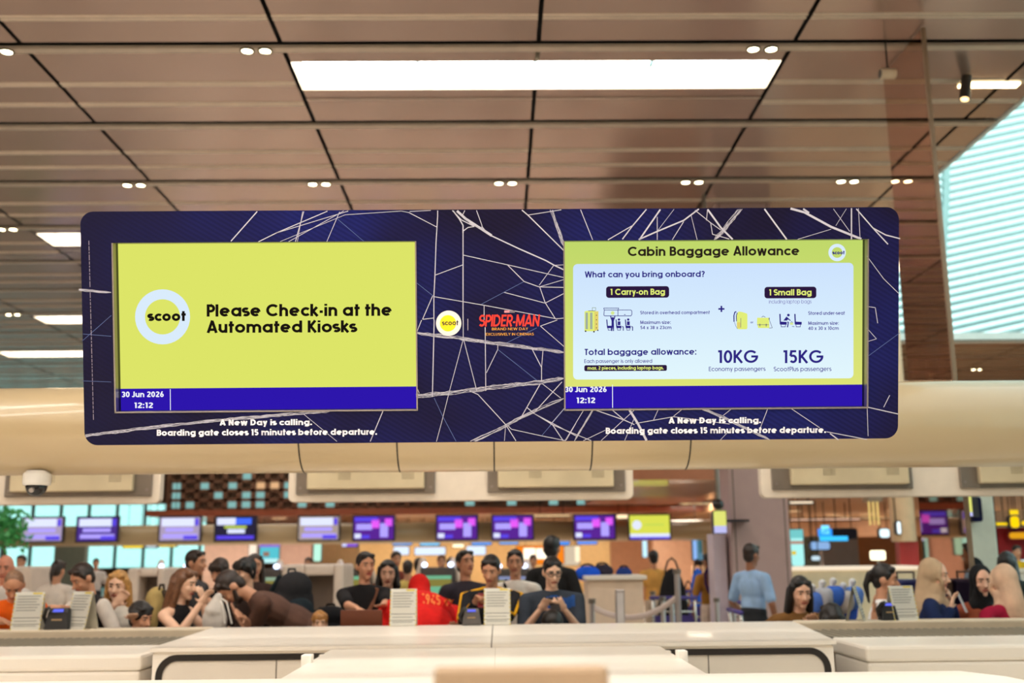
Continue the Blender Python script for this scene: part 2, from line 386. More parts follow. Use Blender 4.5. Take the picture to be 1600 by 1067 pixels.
# ---- web lines
SLOPE = -.0046
web = MB(); random.seed(3)
def inside(px, py):
    return not ((174 < px < 650 and 378 < py < 641.5) or (882 < px < 1354 and 375 < py < 637.5) or py < 325+ (1400-px)*.0055-.3 or py > 692-(px-140)*.004)
pxw = (suv(800, 500)[0]-suv(700, 500)[0])/100
def clip(p, q):                            # keep the pieces of a segment that lie on the board
    k = max(2, int(sqrt((p[0]-q[0])**2+(p[1]-q[1])**2)/1.5)); out = []; cur = []
    for i in range(k+1):
        x = p[0]+(q[0]-p[0])*i/k; y = p[1]+(q[1]-p[1])*i/k
        if inside(x, y) : cur.append((x, y))
        else:
            if len(cur) > 1: out.append((cur[0], cur[-1]))
            cur = []
    if len(cur) > 1: out.append((cur[0], cur[-1]))
    return out
def strand(pts, wpx, mat=0, d=.0008):
    web.mat(mat)
    for p, q in zip(pts, pts[1:]):
        for a, b in clip(p, q):
            stroke(web, [suv(*a), suv(*b)], wpx*.9*pxw, lambda u, v: sp(u, v, d))
def rope(pts, wpx, k=9):
    for j in range(k):
        o0 = random.uniform(-.5, .5)*wpx; line = []
        for p, q in zip(pts, pts[1:]):
            dx, dy = q[0]-p[0], q[1]-p[1]; l = sqrt(dx*dx+dy*dy); nx, ny = -dy/l, dx/l; m = max(2, int(l/9))
            for i in range(m):
                t = i/m; o = o0+random.uniform(-.22, .22)*wpx
                line.append((p[0]+dx*t+nx*o, p[1]+dy*t+ny*o))
        line.append(pts[-1]); strand(line, .62)
def cv(ox, oy, s, pts): return [(ox+x/s, oy+y/s) for x, y in pts]
WEBS = [
 (640, 320, 5.927, [((260,25),(260,100),(245,350),(235,650),(225,850),(225,1067),1.5),((0,75),(250,205),1.2),((0,62),(330,45),(390,50),1),((380,25),(460,130),(495,190),(495,260),2),
  ((405,25),(520,130),(660,220),(760,285),4.2),((370,25),(480,140),(600,200),1.6),((420,25),(560,170),(700,250),1.2),((755,285),(1010,405),(1260,515),(1340,560),(1435,605),2.1),((495,250),(495,1067),1.5),((500,240),(540,210),(600,200),1.5),((520,35),(490,95),1.2),
  ((610,25),(670,190),(670,230),1.3),((670,200),(720,265),1.3),((495,465),(905,555),(1435,675),1.2),((240,650),(495,555),1.2),((905,555),(1060,710),(1200,760),(1435,765),1.3),
  ((1335,560),(1200,745),1),((1200,760),(1435,690),1),((1340,560),(1435,555),1),((1060,710),(665,920),-.8),((875,810),(1255,910),(1430,820),1.2),((1205,760),(1255,905),(1350,1055),1.3),
  ((225,850),(690,930),(1360,1055),(1435,1048),1.2),((690,930),(690,1067),1.2),((215,840),(120,1060),1.2),((120,1060),(225,1048),1.2),((55,715),(215,840),-.8),((1012,25),(1095,95),(1435,430),1.8),((1095,95),(1520,28),1.2),((1310,25),(1360,180),(1437,400),'r',5)]),
 (640, 500, 5.335, [((55,105),(440,155),(800,205),(1292,270),'r',5.5),((55,635),(330,610),(700,560),(1090,520),(1292,485),'r',6.5),((205,0),(190,640),1.6),((447,0),(447,150),1.2),((447,160),(325,620),(270,840),(222,1020),1),((450,160),(560,590),1.1),
  ((500,590),(570,620),(800,870),(895,1020),1.3),((205,650),(275,800),(395,1025),-.9),((630,60),(635,590),1.3),((735,210),(735,245),(640,440),1.1),((735,245),(1070,510),-.9),((1015,230),(1100,395),(1100,510),1.3),((1112,250),(1100,395),1.1),
  ((1060,65),(800,195),-.9),((1090,50),(1230,0),1.2),((1090,50),(1292,225),1.1),((510,1020),(800,885),(930,810),(1100,730),(1292,650),'r',4.5),((1090,530),(930,810),1.4),((1105,530),(1260,650),1.1),((1270,515),(1030,780),1.3),
  ((980,730),(1040,780),(1190,870),(1290,1020),1.4),((1040,780),(1387,965),1.3),((820,880),(850,910),(1100,965),(1300,1005),1.1),((800,880),(790,1015),.9),((1290,740),(1100,965),-.9),((1387,860),(1300,1010),.9),((60,560),(80,610),1),((100,0),(60,100),1.2)]),
 (860, 320, 5.333, [((245,25),(355,300),1.3),((810,25),(680,180),(590,300),2),((680,175),(465,300),1.5),((925,25),(735,300),2.6),((735,290),(870,230),(1110,130),(1250,25),2.4),((890,100),(890,300),1.2),((1035,30),(890,220),.8),((1110,140),(1010,300),1.3),
  ((1170,80),(1225,300),.9),((1205,45),(1335,150),(1420,210),1.3),((1300,25),(1420,190),(1530,300),3),((1585,25),(1360,300),'r',7),((1335,150),(1350,245),(1490,285),1.3),((1310,30),(1300,130),1.2)]),
 (1130, 320, 5.517, [((340,15),(548,300),2.6),((500,10),(700,65),(930,190),(1190,295),3.8),((660,15),(740,70),3),((640,298),(930,210),.9),((935,15),(1090,230),1),((1075,12),(970,180),.8),((1105,12),(1105,300),2.2),((1165,30),(1180,300),1),((1130,15),(1290,200),(1420,340),2),((1290,200),(1400,260),(1525,292),2)]),
 (1300, 310, 2.667, [((145,240),(215,335),(282,400),1),((145,450),(180,455),(190,520),1.2),((145,540),(185,585),(145,597),1),((150,870),(275,898),1.6),((215,870),(240,820),1.2),((146,860),(150,990),1),((282,560),(146,660),-.9)]),
 (860, 630, 5.714, [((125,45),(0,190),1),((380,60),(210,345),'r',2.5),((300,55),(130,335),1),((400,60),(660,150),(750,190),1.5),((540,50),(660,150),1.5),((700,50),(780,180),(862,340),4),((760,50),(440,345),1),((965,50),(920,150),1),((760,180),(1100,120),(1600,185),1.2),((1180,50),(1100,115),1),((1360,50),(1600,150),'r',3),
  ((750,130),(660,340),1),((0,185),(380,340),1.2),((490,240),(270,345),1),((1600,240),(1510,335),1)]),
 (1130, 630, 5.517, [((0,105),(75,45),1),((0,120),(200,220),(410,320),'r',3.5),((385,42),(320,210),1.1),((580,42),(830,210),1.1),((890,245),(1240,312),1.3),((920,260),(1000,320),2)]),
 (120, 320, 3.077, [((880,18),(735,182),1.8),((1095,18),(1050,182),1.4),((1088,18),(1060,182),.8),((1235,18),(960,135),(865,182),1.5),((1345,18),(960,135),1.1),((1300,20),(1010,182),1),((1270,20),(1250,65),(1200,182),1),((1250,65),(1385,180),-.8),((1290,48),(1560,30),(1600,38),.9),((1290,48),(965,182),.8)]),
 (120, 630, 2.963, [((40,150),(400,105),(740,70),(1180,34),'r',4),((1050,50),(1215,185),.9),((1420,30),(1355,185),1.4)]),
 (100, 310, 2.667, [((62,380),(205,392),'r',3.5),((75,595),(200,485),-.8),((80,565),(205,575),-.8),((75,760),(205,765),-.8)]),
]
for ox, oy, s, items in WEBS:
    for it in items:
        wd = it[-1]
        if it[-2] == 'r': rope(cv(ox, oy, s, it[:-2]), wd)
        else: strand(cv(ox, oy, s, it[:-1]), abs(wd), 1 if wd < 0 else 0)
web.build('web_print', [web_m, web_b], sign)
# ---- printed words
def S2(d):                                  # pixel drawing -> world, on a layer d in front of the board
    return lambda x, y: (lambda q: sp(q[0], q[1], d))(suv(x, y, d))
def T(mb, txt, x0, x1, yt, yb, w, d, slant=0., gap=.09):
    w *= 1.25
    xm = (x0+x1)/2; g = S2(d)
    letter(mb, txt, x0, x1, yt, yb, w, lambda x, y: g(x, y+SLOPE*(x-xm)), slant, gap)
def disc(mb, cx, cy, r0, r1, d, n=40):
    g = S2(d)
    if r0 <= 0: mb.add([g(cx+r1*cos(2*pi*i/n), cy+r1*sin(2*pi*i/n)) for i in range(n)], [tuple(range(n))])
    else: mb.add([g(cx+r*cos(2*pi*i/n), cy+r*sin(2*pi*i/n)) for r in (r0, r1) for i in range(n)], [(i, (i+1) % n, n+(i+1) % n, n+i) for i in range(n)])
def plate(mb, x0, y0, x1, y1, r, d):
    g = S2(d); xm = (x0+x1)/2; p = rrect(x0, y0, x1, y1, r) if r else [(x0,y0),(x1,y0),(x1,y1),(x0,y1)]
    mb.add([g(x, y+SLOPE*(x-xm)) for x, y in p], [tuple(range(len(p)))])
def poly(mb, pts, d):
    g = S2(d); mb.add([g(x, y) for x, y in pts], [tuple(range(len(pts)))])
def pen(mb, pts, wpx, d, closed=False):
    stroke(mb, pts, wpx, S2(d), closed)
white_print = pbr('white_lettering', (246, 246, 255), .5, var=.01); 
def one(txt, x0, x1, yt, yb, w, d, name, mat, par, slant=0., gap=.09):
    m = MB(); T(m, txt, x0, x1, yt, yb, w, d, slant, gap); return m.build(name, mat, par)
for xo, y in ((0, 0), (701.5, -3)):
    one('A New Day is calling.', 343.5+xo, 487.5+xo, 655+y, 664.3+y, .19, .0014, 'printed_message', white_print, sign)
    one('Boarding gate closes 15 minutes before departure.', 245+xo, 589+xo, 670.3+y, 680+y, .19, .0014, 'printed_message', white_print, sign)
fp = MB(); random.seed(5)                    # the fine print up the edge, too small to read
y = 376.0
while y < 648:
    l = random.choice((3, 5, 7, 9))
    x = 138.8+(y-376)*.026
    if not 449 < y < 455: pen(fp, [(x, y), (x+l*.026, y+l)], 1.0, .0014)
    y += l+1.6
fp.build('fine_print', pbr('fine_print', (150, 138, 158), .6), sign)
em = MB(); disc(em, 701, 505, 0, 19.8, .0015); em.mat(1); disc(em, 700, 505, 0, 12.7, .002); em.mat(2)
T(em, 'scoot', 691, 716, 500.2, 508, .15, .0025)
em.build('round_emblem', [pbr('emblem_white', (246, 238, 232), .5, var=.01), pbr('emblem_yellow', (255, 228, 0), .5, var=.01), pbr('emblem_black', (28, 22, 30), .5)], sign)
tl = MB(); pen(tl, [(731, 498), (731, 516)], .9, .0014); tl.build('printed_rule', pbr('rule_print', (190, 182, 196), .5), sign)
org = pbr('orange_print', (236, 168, 50), .5, var=.02)
one('SPIDER-MAN', 748, 842, 491.5, 510, .13, .0016, 'title_lettering', pbr('red_print', (232, 50, 36), .5, var=.02), sign, .12, .05)
one('BRAND NEW DAY', 768.5, 825, 511.8, 515.8, .1, .0016, 'title_lettering', org, sign, 0, .12); one('EXCLUSIVELY IN CINEMAS', 759, 834, 520, 524, .1, .0016, 'title_lettering', org, sign, 0, .1)
tl = MB(); plate(tl, 788, 485, 796, 488.6, 0, .0016); tl.mat(1); plate(tl, 796, 485, 804.5, 488.6, 0, .0016)
tl.build('studio_mark', [pbr('pink_print', (235, 140, 150), .5), pbr('grey_print', (120, 112, 122), .5)], sign)
# ---- the two screens, set back in their openings
yel = emit('screen_yellow', (221, 229, 104)); yel2 = emit_ramp('screen_lime', (222, 228, 118), (192, 216, 106)); blu = emit('screen_blue', (45, 22, 172)); ink = emit('screen_black', (26, 20, 16))
wht = emit('screen_white', (245, 246, 255)); sky_ring = emit('screen_ice', (218, 236, 252)); navy = emit('screen_navy', (46, 38, 130)); card_m = emit_ramp('screen_card', (226, 247, 253), (204, 226, 254))
vio = emit('screen_violet', (118, 112, 180)); plum = emit('screen_plum', (44, 26, 62)); ltxt = emit('screen_lemon', (226, 238, 120)); gry = emit('screen_grey', (160, 176, 160)); gold = emit('screen_gold', (228, 210, 110))
metal_m = pbr('bezel_metal', (150, 142, 136), .35, .8); blk = pbr('bezel_black', (10, 9, 10), .5)
def screen(hole, label):
    x0, z0, x1, z1 = hole
    m = MB()
    for (a, b), (c, d_) in (((x0, z0), (x0, z1)), ((x0, z1), (x1, z1)), ((x1, z1), (x1, z0)), ((x1, z0), (x0, z0))):
        m.mat(0).quad(sp(a, b, .002), sp(c, d_, .002), sp(c, d_, -DEP*.55), sp(a, b, -DEP*.55))
        m.mat(1).quad(sp(a, b, -DEP*.55), sp(c, d_, -DEP*.55), sp(c, d_, -DEP-.02), sp(a, b, -DEP-.02))
    t = .004
    m.mat(0)
    for a, b, c, d_ in ((x0-t, z0-t, x0+.001, z1), (x0-t, z0-t, x1+t, z0+.001), (x1-.001, z0-t, x1+t, z1)):
        m.add([sp(a, b, .003), sp(c, b, .003), sp(c, d_, .003), sp(a, d_, .003)], [(0, 1, 2, 3)])
    return m.build('screen_surround', [metal_m, blk], sign)
fl = screen(HL, ''); fr = screen(HR, '')
def panel(hole, m, zt=None, zb=None):
    x0, z0, x1, z1 = hole; q = MB(); z1 = z1 if zt is None else zt; z0 = z0 if zb is None else zb
    q.quad(sp(x0, z0, -DEP), sp(x1, z0, -DEP), sp(x1, z1, -DEP), sp(x0, z1, -DEP)); return q
zsplit = suv(420, 605.5, -DEP)[1]
d1, d2, d3, d4 = -DEP+.0006, -DEP+.0012, -DEP+.0018, -DEP+.0024
s1 = panel(HL, yel, zb=zsplit).build('screen', yel, sign)
def kid(mb, name, mats, par): return mb.build(name, mats, par)
b = panel(HL, blu, zt=zsplit).build('date_bar', blu, s1)
one('30 Jun 2026', 190, 256, 611.6, 620.4, .16, d1, 'date_lettering', wht, s1); one('12:12', 209.5, 239, 628.8, 637.5, .16, d1, 'clock_lettering', wht, s1); c_ = MB(); pen(c_, [(266, 608), (266.3, 641)], 1.1, d1); kid(c_, 'divider_line', wht, s1)
lg = MB(); disc(lg, 254, 495, 27.5, 43, d1); lg.mat(1); T(lg, 'scoot', 231.5, 290, 485.5, 501.5, .19, d2)
kid(lg, 'ring_logo', [sky_ring, ink], s1)
one('Please Check-in at the', 323, 612, 474.8, 494, .17, d1, 'headline', ink, s1); one('Automated Kiosks', 323.5, 557, 500.8, 519.6, .17, d1, 'headline', ink, s1)
# right screen
zsplit2 = suv(1115, 602.5, -DEP)[1]
s2 = panel(HR, yel2, zb=zsplit2).build('screen', yel2, sign)
panel(HR, blu, zt=zsplit2).build('date_bar', blu, s2)
one('30 Jun 2026', 882.5, 948, 604, 612.6, .16, d1, 'date_lettering', wht, s2); one('12:12', 900.5, 930, 621, 629.8, .16, d1, 'clock_lettering', wht, s2); c_ = MB(); pen(c_, [(957, 601), (957.2, 637)], 1.1, d1); kid(c_, 'divider_line', wht, s2)
cd = MB(); plate(cd, 895.5, 411.5, 1333.5, 592, 7, d1); kid(cd, 'white_card', card_m, s2)
hd = MB(); T(hd, 'Cabin Baggage Allowance', 981, 1249, 384.8, 399.4, .16, d1); kid(hd, 'headline', emit('screen_umber', (42, 34, 26)), s2)
lg = MB(); disc(lg, 1308, 394.5, 8.3, 13.6, d1); lg.mat(1); T(lg, 'scoot', 1301, 1319.5, 391.6, 397.4, .2, d2); kid(lg, 'ring_logo', [sky_ring, navy], s2)
for q in (('What can you bring onboard?', 914, 1101, 423.6, 433, .15), ('Total baggage allowance:', 913.5, 1088, 544.6, 554.4, .15), ('10KG', 1121, 1184.5, 547, 567, .135), ('15KG', 1223, 1286.5, 547, 567.2, .135)): one(*q, d2, 'card_heading', navy, s2)
tx = MB(); pen(tx, [(1122.4, 482.6), (1132, 482.6)], 2.6, d2); pen(tx, [(1127.2, 477.8), (1127.2, 487.4)], 2.6, d2); kid(tx, 'plus_sign', navy, s2)
indigo = emit('screen_indigo', (84, 78, 158))
for q in (('Stored in overhead compartment', 1000.5, 1109, 485.4, 490.8, .14), ('Maximum size:', 1000.5, 1048, 500.8, 506.2, .14), ('54 x 38 x 23cm', 1000.5, 1049, 509, 514.2, .14), ('Stored under-seat', 1263, 1320, 486.2, 491.8, .14), ('Maximum size:', 1263, 1310.5, 502, 507.4, .14), ('40 x 30 x 10cm', 1263, 1310.5, 510, 515.4, .14),
          ('Each passenger is only allowed', 913, 1019, 561, 567, .11), ('Economy passengers', 1107.5, 1196, 572.8, 579.6, .11), ('ScootPlus passengers', 1209, 1299, 572.8, 579.8, .11), ('or', 1172.5, 1177, 501.6, 505, .15)): one(*q, d2, 'card_small_text', indigo, s2)
one('including laptop bags', 1201.5, 1268, 468, 474, .08, d2, 'card_small_text', vio, s2)
for box_, q in (((947, 447.2, 1045.5, 465.2, 4.5), ('1 Carry-on Bag', 953.5, 1039, 451, 460.6)), ((1194.5, 448, 1275.5, 466, 4.5), ('1 Small Bag', 1201.5, 1268, 451.8, 461.4)), ((913, 570.4, 1042, 579.6, 2.4), ('max. 2 pieces, including laptop bags.', 918, 1037, 572, 577.4))):
    pl = MB(); plate(pl, *box_, d2); pl.mat(1); T(pl, *q, .16, d3); kid(pl, 'dark_label', [plum, ltxt], s2)
# pictograms
k = 16.84; g = lambda L: [(905+x/k, 470+y/k) for x, y in L]
sc = MB(); poly(sc, g([(140,280),(400,280),(400,800),(140,800)]), d2); poly(sc, g([(140,280),(200,262),(470,262),(400,290)]), d2); sc.mat(1); poly(sc, g([(400,285),(505,270),(505,760),(400,800)]), d2)
sc.mat(2); poly(sc, g([(165,310),(230,310),(230,745),(165,745)]), d3); poly(sc, g([(285,310),(350,310),(350,745),(285,745)]), d3); pen(sc, g([(345,265),(345,180),(435,180),(435,265)]), .9, d2)
sc.mat(3); disc(sc, *g([(168,798)])[0], 0, 1.3, d3, 10); disc(sc, *g([(388,812)])[0], 0, 1.3, d3, 10); disc(sc, *g([(490,775)])[0], 0, 1.1, d3, 10)
for yy in (380, 500, 610, 710): disc(sc, *g([(455, yy)])[0], 0, .8, d3, 8)
pen(sc, g([(240,262),(420,262)]), .7, d3)
kid(sc, 'suitcase_picture', [ltxt, gold, gry, plum], s2)
ov = MB(); pen(ov, g([(660,245),(650,380),(680,395),(1360,395),(1385,360),(1385,270),(1360,240)]), 1.0, d2); pen(ov, g([(660,240),(1360,240)]), .9, d2); pen(ov, g([(1020,240),(1020,390)]), .9, d2); pen(ov, g([(660,240),(645,190),(1040,190),(1020,240)]), .9, d2); pen(ov, g([(1180,362),(1220,362)]), 1.0, d2)
for ox in (0, 245, 490):
    pen(ov, g([(725+ox,490),(745+ox,700)]), 1.6, d2); poly(ov, g([(735+ox,655),(865+ox,655),(865+ox,720),(735+ox,720)]), d2); pen(ov, g([(755+ox,720),(765+ox,770),(840+ox,770),(845+ox,720)]), .9, d2)
    if ox:
        disc(ov, *g([(800+ox,492)])[0], 0, 1.9, d2, 14); poly(ov, g([(768+ox,540),(840+ox,540),(840+ox,640),(768+ox,640)]), d2); pen(ov, g([(885+ox,670),(915+ox,690),(915+ox,785)]), 1.4, d2)
disc(ov, *g([(882,460)])[0], 0, 1.9, d2, 14); poly(ov, g([(830,440),(935,440),(912,540),(915,650),(915,795),(890,795),(884,690),(870,795),(842,795),(850,640),(852,540)]), d2); pen(ov, g([(825,390),(845,480)]), 1.6, d2); pen(ov, g([(942,390),(920,480)]), 1.6, d2)
ov.mat(1); disc(ov, *g([(880,320)])[0], 0, 2.9, d3, 16)
kid(ov, 'overhead_locker_pictogram', [navy, emit('screen_pale_green', (214, 232, 150))], s2)
k = 13.333; g = lambda L: [(1140+x/k, 475+y/k) for x, y in L]
bp = MB(); poly(bp, g([(150,200),(190,155),(260,165),(365,200),(370,240),(370,500),(350,525),(180,525),(150,490)]), d2); bp.mat(2); poly(bp, g([(150,380),(225,380),(225,500),(160,500)]), d3); bp.mat(1); pen(bp, g([(92,370),(90,240),(110,170),(140,158)]), 1.7, d2); pen(bp, g([(145,360),(140,240),(160,180)]), 1.2, d3); pen(bp, g([(235,290),(232,490)]), .6, d3); pen(bp, g([(100,375),(130,460),(165,520)]), .5, d2)
kid(bp, 'backpack_picture', [ltxt, navy, gold], s2)
st = MB(); poly(st, g([(575,285),(820,285),(830,500),(595,500),(570,400)]), d2); st.mat(1); pen(st, g([(665,275),(700,250),(745,275)]), .8, d2); pen(st, g([(575,430),(815,430)]), .7, d3); pen(st, g([(630,410),(630,465)]), 1.2, d3); pen(st, g([(762,410),(762,465)]), 1.2, d3); pen(st, g([(825,285),(825,330)]), 1.4, d3); pen(st, g([(830,335),(890,495),(820,500)]), .7, d2)
kid(st, 'satchel_picture', [ltxt, emit('screen_slate', (96, 92, 120))], s2)
us = MB()
for ox in (0, 312):
    pen(us, g([(1048+ox,205),(1058+ox,420)]), 2.0, d2); poly(us, g([(1052+ox,365),(1190+ox,372),(1190+ox,430),(1052+ox,430)]), d2); pen(us, g([(1070+ox,432),(1078+ox,475),(1160+ox,475),(1165+ox,432)]), .9, d2)
disc(us, *g([(1225,230)])[0], 0, 2.1, d2, 14); poly(us, g([(1185,258),(1220,290),(1275,340),(1265,350),(1215,320),(1195,345),(1120,345)]), d2); pen(us, g([(1205,370),(1225,385),(1205,485)]), 1.7, d2); pen(us, g([(1265,400),(1290,365),(1320,385)]), .6, d2); pen(us, g([(1300,465),(1350,470)]), .8, d2)
us.mat(1); poly(us, g([(1262,385),(1322,385),(1325,432),(1258,432)]), d2)
kid(us, 'under_seat_pictogram', [navy, emit('screen_pale_green', (214, 232, 150))], s2)
# brackets back to the beam
br = MB()
for u in (-1.0, 1.0):
    for v in (-.2, .2):
        p = sp(u, v, -.1); br.cyl(p, (p.x, 5.862, 2.31+v*.12), .03, .03, 12)
    br.obox(M4.Translation(sp(u, 0, -.11)) @ M4.Rotation(TILT, 4, 'X'), .1, .02, .6)
br.build('mounting_arm', pbr('bracket_grey', (120, 116, 110), .4, .6), sign)
# ================================================================== the building
HC = 6.27; HH = HC-1.6
gy = lambda py, px=800: atz(px, py, HC).y
Y0 = gy(69.5); PY = .397*HH; X0 = atz(841, 69.5, HC).x; PX = .514*HH
ceil_m = pbr('ceiling_panel', (190, 162, 147), .2, .55, var=.08, scale=.35)
chan_m = pbr('ceiling_channel', (206, 188, 168), .35, .3); gap_m = pbr('ceiling_gap', (14, 11, 9), .8)
OPX, OPY0, OPY1 = (atz(1600, 163, HC).x+atz(1457, 268, HC).x)/2, -2.0, atz(1530, 529, HC).y
mb = MB(); YA, YB, XA, XB = Y0-12*PY, Y0+40*PY, X0-14*PX, 16.0
def in_open(x, y): return x > OPX and OPY0 < y < OPY1
# troffers: (left column index, columns, row index, offset in the row)
nrow = 52
TROF = [(-1, 2, 0), (-3, 3, 3), (-4, 3, 6), (-5, 3, 8), (-4, 3, 11), (1.25, 1.6, 4), (3, 2, 11), (-6, 3, -2), (-2, 3, -2), (-2, 3, 13), (-6, 3, 15), (0, 3, 16), (-6, 3, -3), (-2, 3, -3), (-6, 3, -5), (-2, 3, -5), (-6, 3, -7), (-2, 3, -7), (-6, 3, -9), (-2, 3, -9), (-8, 2, 0), (-9, 3, 3)]  # later entries are added out of view to brighten desks and sign
def is_trof(i, j): return None
tx0, tx1 = .2, .74                                         # how far into the row a light box reaches
def ribs(x0, x1, y0, y1):
    mb.mat(0).add([(x0, y0, HC), (x1, y0, HC), (x1, y1, HC), (x0, y1, HC)], [(0, 1, 2, 3)])
    for f in (.42, .72):
        for o in (-.028, .028):
            yy = y0+(y1-y0)*f+o
            if not (y0 < yy < y1): continue
            mb.mat(1).add([(x0, yy-.011, HC-.012), (x1, yy-.011, HC-.012), (x1, yy+.011, HC-.012), (x0, yy+.011, HC-.012)], [(0, 1, 2, 3)])
            mb.add([(x0, yy-.017, HC), (x1, yy-.017, HC), (x1, yy-.011, HC-.012), (x0, yy-.011, HC-.012)], [(0, 1, 2, 3)])
            mb.add([(x0, yy+.017, HC), (x1, yy+.017, HC), (x1, yy+.011, HC-.012), (x0, yy+.011, HC-.012)], [(0, 1, 2, 3)])
G = .022
trof_rect = []
for c0, nc, r in TROF:
    xa = X0+c0*PX; xb = xa+nc*PX; ya = Y0+r*PY+PY*.19; yb = ya+PY*.34
    trof_rect.append((xa+.02, xb-.02, ya, yb))
for j in range(-12, 40):
    for i in range(-14, 7):
        xa, xb = X0+i*PX+G, X0+(i+1)*PX-G; ya, yb = Y0+j*PY+.14, Y0+(j+1)*PY-.075
        if ya > OPY0-.1 and yb < OPY1+PY and xb > OPX:
            if xa > OPX-.05: continue
            xb = OPX
        # cut out light boxes in the row
        segs = [(xa, xb)]; hit = None
        for (a, b, c, d) in trof_rect:
            if abs(c-(Y0+j*PY)) < PY*.3:
                ns = []
                for s0, s1 in segs:
                    if b <= s0 or a >= s1: ns.append((s0, s1)); continue
                    if a > s0: ns.append((s0, a))
                    if b < s1: ns.append((b, s1))
                    hs0, hs1 = max(s0, a), min(s1, b)
                    mb.mat(0).add([(hs0, ya, HC), (hs1, ya, HC), (hs1, c, HC), (hs0, c, HC)], [(0, 1, 2, 3)])
                    mb.mat(0).add([(hs0, d, HC), (hs1, d, HC), (hs1, yb, HC), (hs0, yb, HC)], [(0, 1, 2, 3)])
                    mb.mat(1).add([(hs0, d+.2, HC-.012), (hs1, d+.2, HC-.012), (hs1, d+.23, HC-.012), (hs0, d+.23, HC-.012)], [(0, 1, 2, 3)])
                segs = ns
        for s0, s1 in segs: ribs(s0, s1, ya, yb)
# channels along every cross joint, the dark deck above the open joints
for j in range(-12, 41):
    yy = Y0+j*PY; xe = OPX if OPY0-.1 < yy < OPY1+.1 else XB
    mb.mat(1).box(XA, xe, yy+.03, yy+.13, HC-.01, HC+.02)
mb.mat(2)
DK = HC+.12
def deck(x0, x1, y0, y1): mb.quad((x0, y0, DK), (x1, y0, DK), (x1, y1, DK), (x0, y1, DK))
ys = sorted({YA, YB, *[c for t in trof_rect for c in t[2:4]]})
for y0, y1 in zip(ys, ys[1:]):
    ym = (y0+y1)/2; cuts = sorted([(t[0], t[1]) for t in trof_rect if t[2] <= ym <= t[3]]); x = XA
    xe = OPX if OPY0 < ym < OPY1 else XB
    for a, b in cuts:
        if a > x: deck(x, min(a, xe), y0, y1)
        x = max(x, b)
    if x < xe: deck(x, xe, y0, y1)
ceil = struct(mb.build('ceiling', [ceil_m, chan_m, gap_m]))
# light boxes let into the ceiling
dif_m = emit('light_diffuser', (255, 249, 240), 13.0); dif_b = emit('added_box_diffuser', (255, 250, 242), 36.0); box_m = pbr('light_box_white', (236, 222, 200), .5)  # the bright diffuser serves the added boxes behind the camera
TL = ['wide lit light box in the ceiling right above the navy sign', 'lit ceiling light box just left of the top of the navy sign', 'lit ceiling light box left of the sign, second from its top', 'lit ceiling light box left of the sign, third from its top', 'lit ceiling light box left of the sign, just above the beige beam', 'lit ceiling light box seen between the sign and the mirror panel', 'lit ceiling light box beyond the skylight, right of the mirror panel']
for q, (xa, xb, ya, yb) in enumerate(trof_rect):
    inview = q < 7
    lab = TL[q] if inview else ['lit ceiling light box further back in the hall', 'lit ceiling light box'][0]
    t = thing('ceiling_light', lab if inview else 'added light box in the unseen ceiling, brightening the hall', 'ceiling light', ((xa+xb)/2, (ya+yb)/2, HC-.001), 0, 'light boxes in the ceiling')
    m = MB(); zt = HC+.24; m.quad((xa, ya, HC), (xa, yb, HC), (xa, yb, zt), (xa, ya, zt)); m.quad((xb, ya, HC), (xb, yb, HC), (xb, yb, zt), (xb, ya, zt))
    m.quad((xa, ya, HC), (xb, ya, HC), (xb, ya, zt), (xa, ya, zt)); m.quad((xa, yb, HC), (xb, yb, HC), (xb, yb, zt), (xa, yb, zt)); m.build('housing', box_m, t)
    k = max(2, int(round((xb-xa)/1.15)))
    for i in range(k):
        a = xa+(xb-xa)*i/k+.022; b = xa+(xb-xa)*(i+1)/k-.022
        d = MB(); d.quad((a, ya+.03, zt-.03), (b, ya+.03, zt-.03), (b, yb-.02, zt-.03), (a, yb-.02, zt-.03)); d.build('diffuser', dif_m if yb > 3 else dif_b, t)
# twin downlights in the channels
lamp_m = emit('downlight_glow', (255, 238, 190), 22.0); rim_m = pbr('downlight_rim', (90, 84, 70), .4, .5)
def twin(x, y, label):
    t = thing('twin_downlight', label, 'downlight', (x, y, HC-.012), 0, 'twin downlights in the ceiling joints')
    for s in (-1, 1):
        c = (x+s*.085, y+.0, 0)
        m = MB(); m.lathe([(.068, -.0), (.068, -.014), (.052, -.014), (.05, -.004)], (c[0], c[1], HC-.0105), 18); m.build('rim', rim_m, t)
        e = MB(); e.lathe([(.05, HC-.018), (.03, HC-.024), (.001, HC-.026)], (c[0], c[1], 0), 16); e.build('lamp', lamp_m, t)
row = lambda j: Y0+j*PY+.08
names0 = {-3: 'far left', -1: 'left', 1: 'right'}
for px, lab in ((-6, 'twin downlight in the front ceiling joint at the left edge of the photo'), (400, 'twin downlight in the front ceiling joint, by the left end of the wide light box'), (1190, 'twin downlight in the front ceiling joint, by the right end of the wide light box')):
    twin(atz(px, 76, HC).x, row(0), lab)
for px, lab in ((206, 'twin downlight above the left end of the navy sign, leftmost of the row'), (498, 'second twin downlight from the left in the row above the sign'), (790, 'twin downlight in the row above the middle of the sign'), (1081, 'twin downlight above the yellow title of the right screen'), (1322, 'twin downlight above the right end of the sign, beside the mirror panel')):
    twin(atz(px, 284, HC).x, row(2), lab)
twin(atz(12, 357, HC).x, row(3), 'twin downlight left of the sign, just above its top corner')
twin(atz(20, 490, HC).x, row(6), 'twin downlight left of the sign, between two lit light boxes')
twin(atz(28, 568, HC).x, row(8), 'faint twin downlight left of the sign, close above the beam')
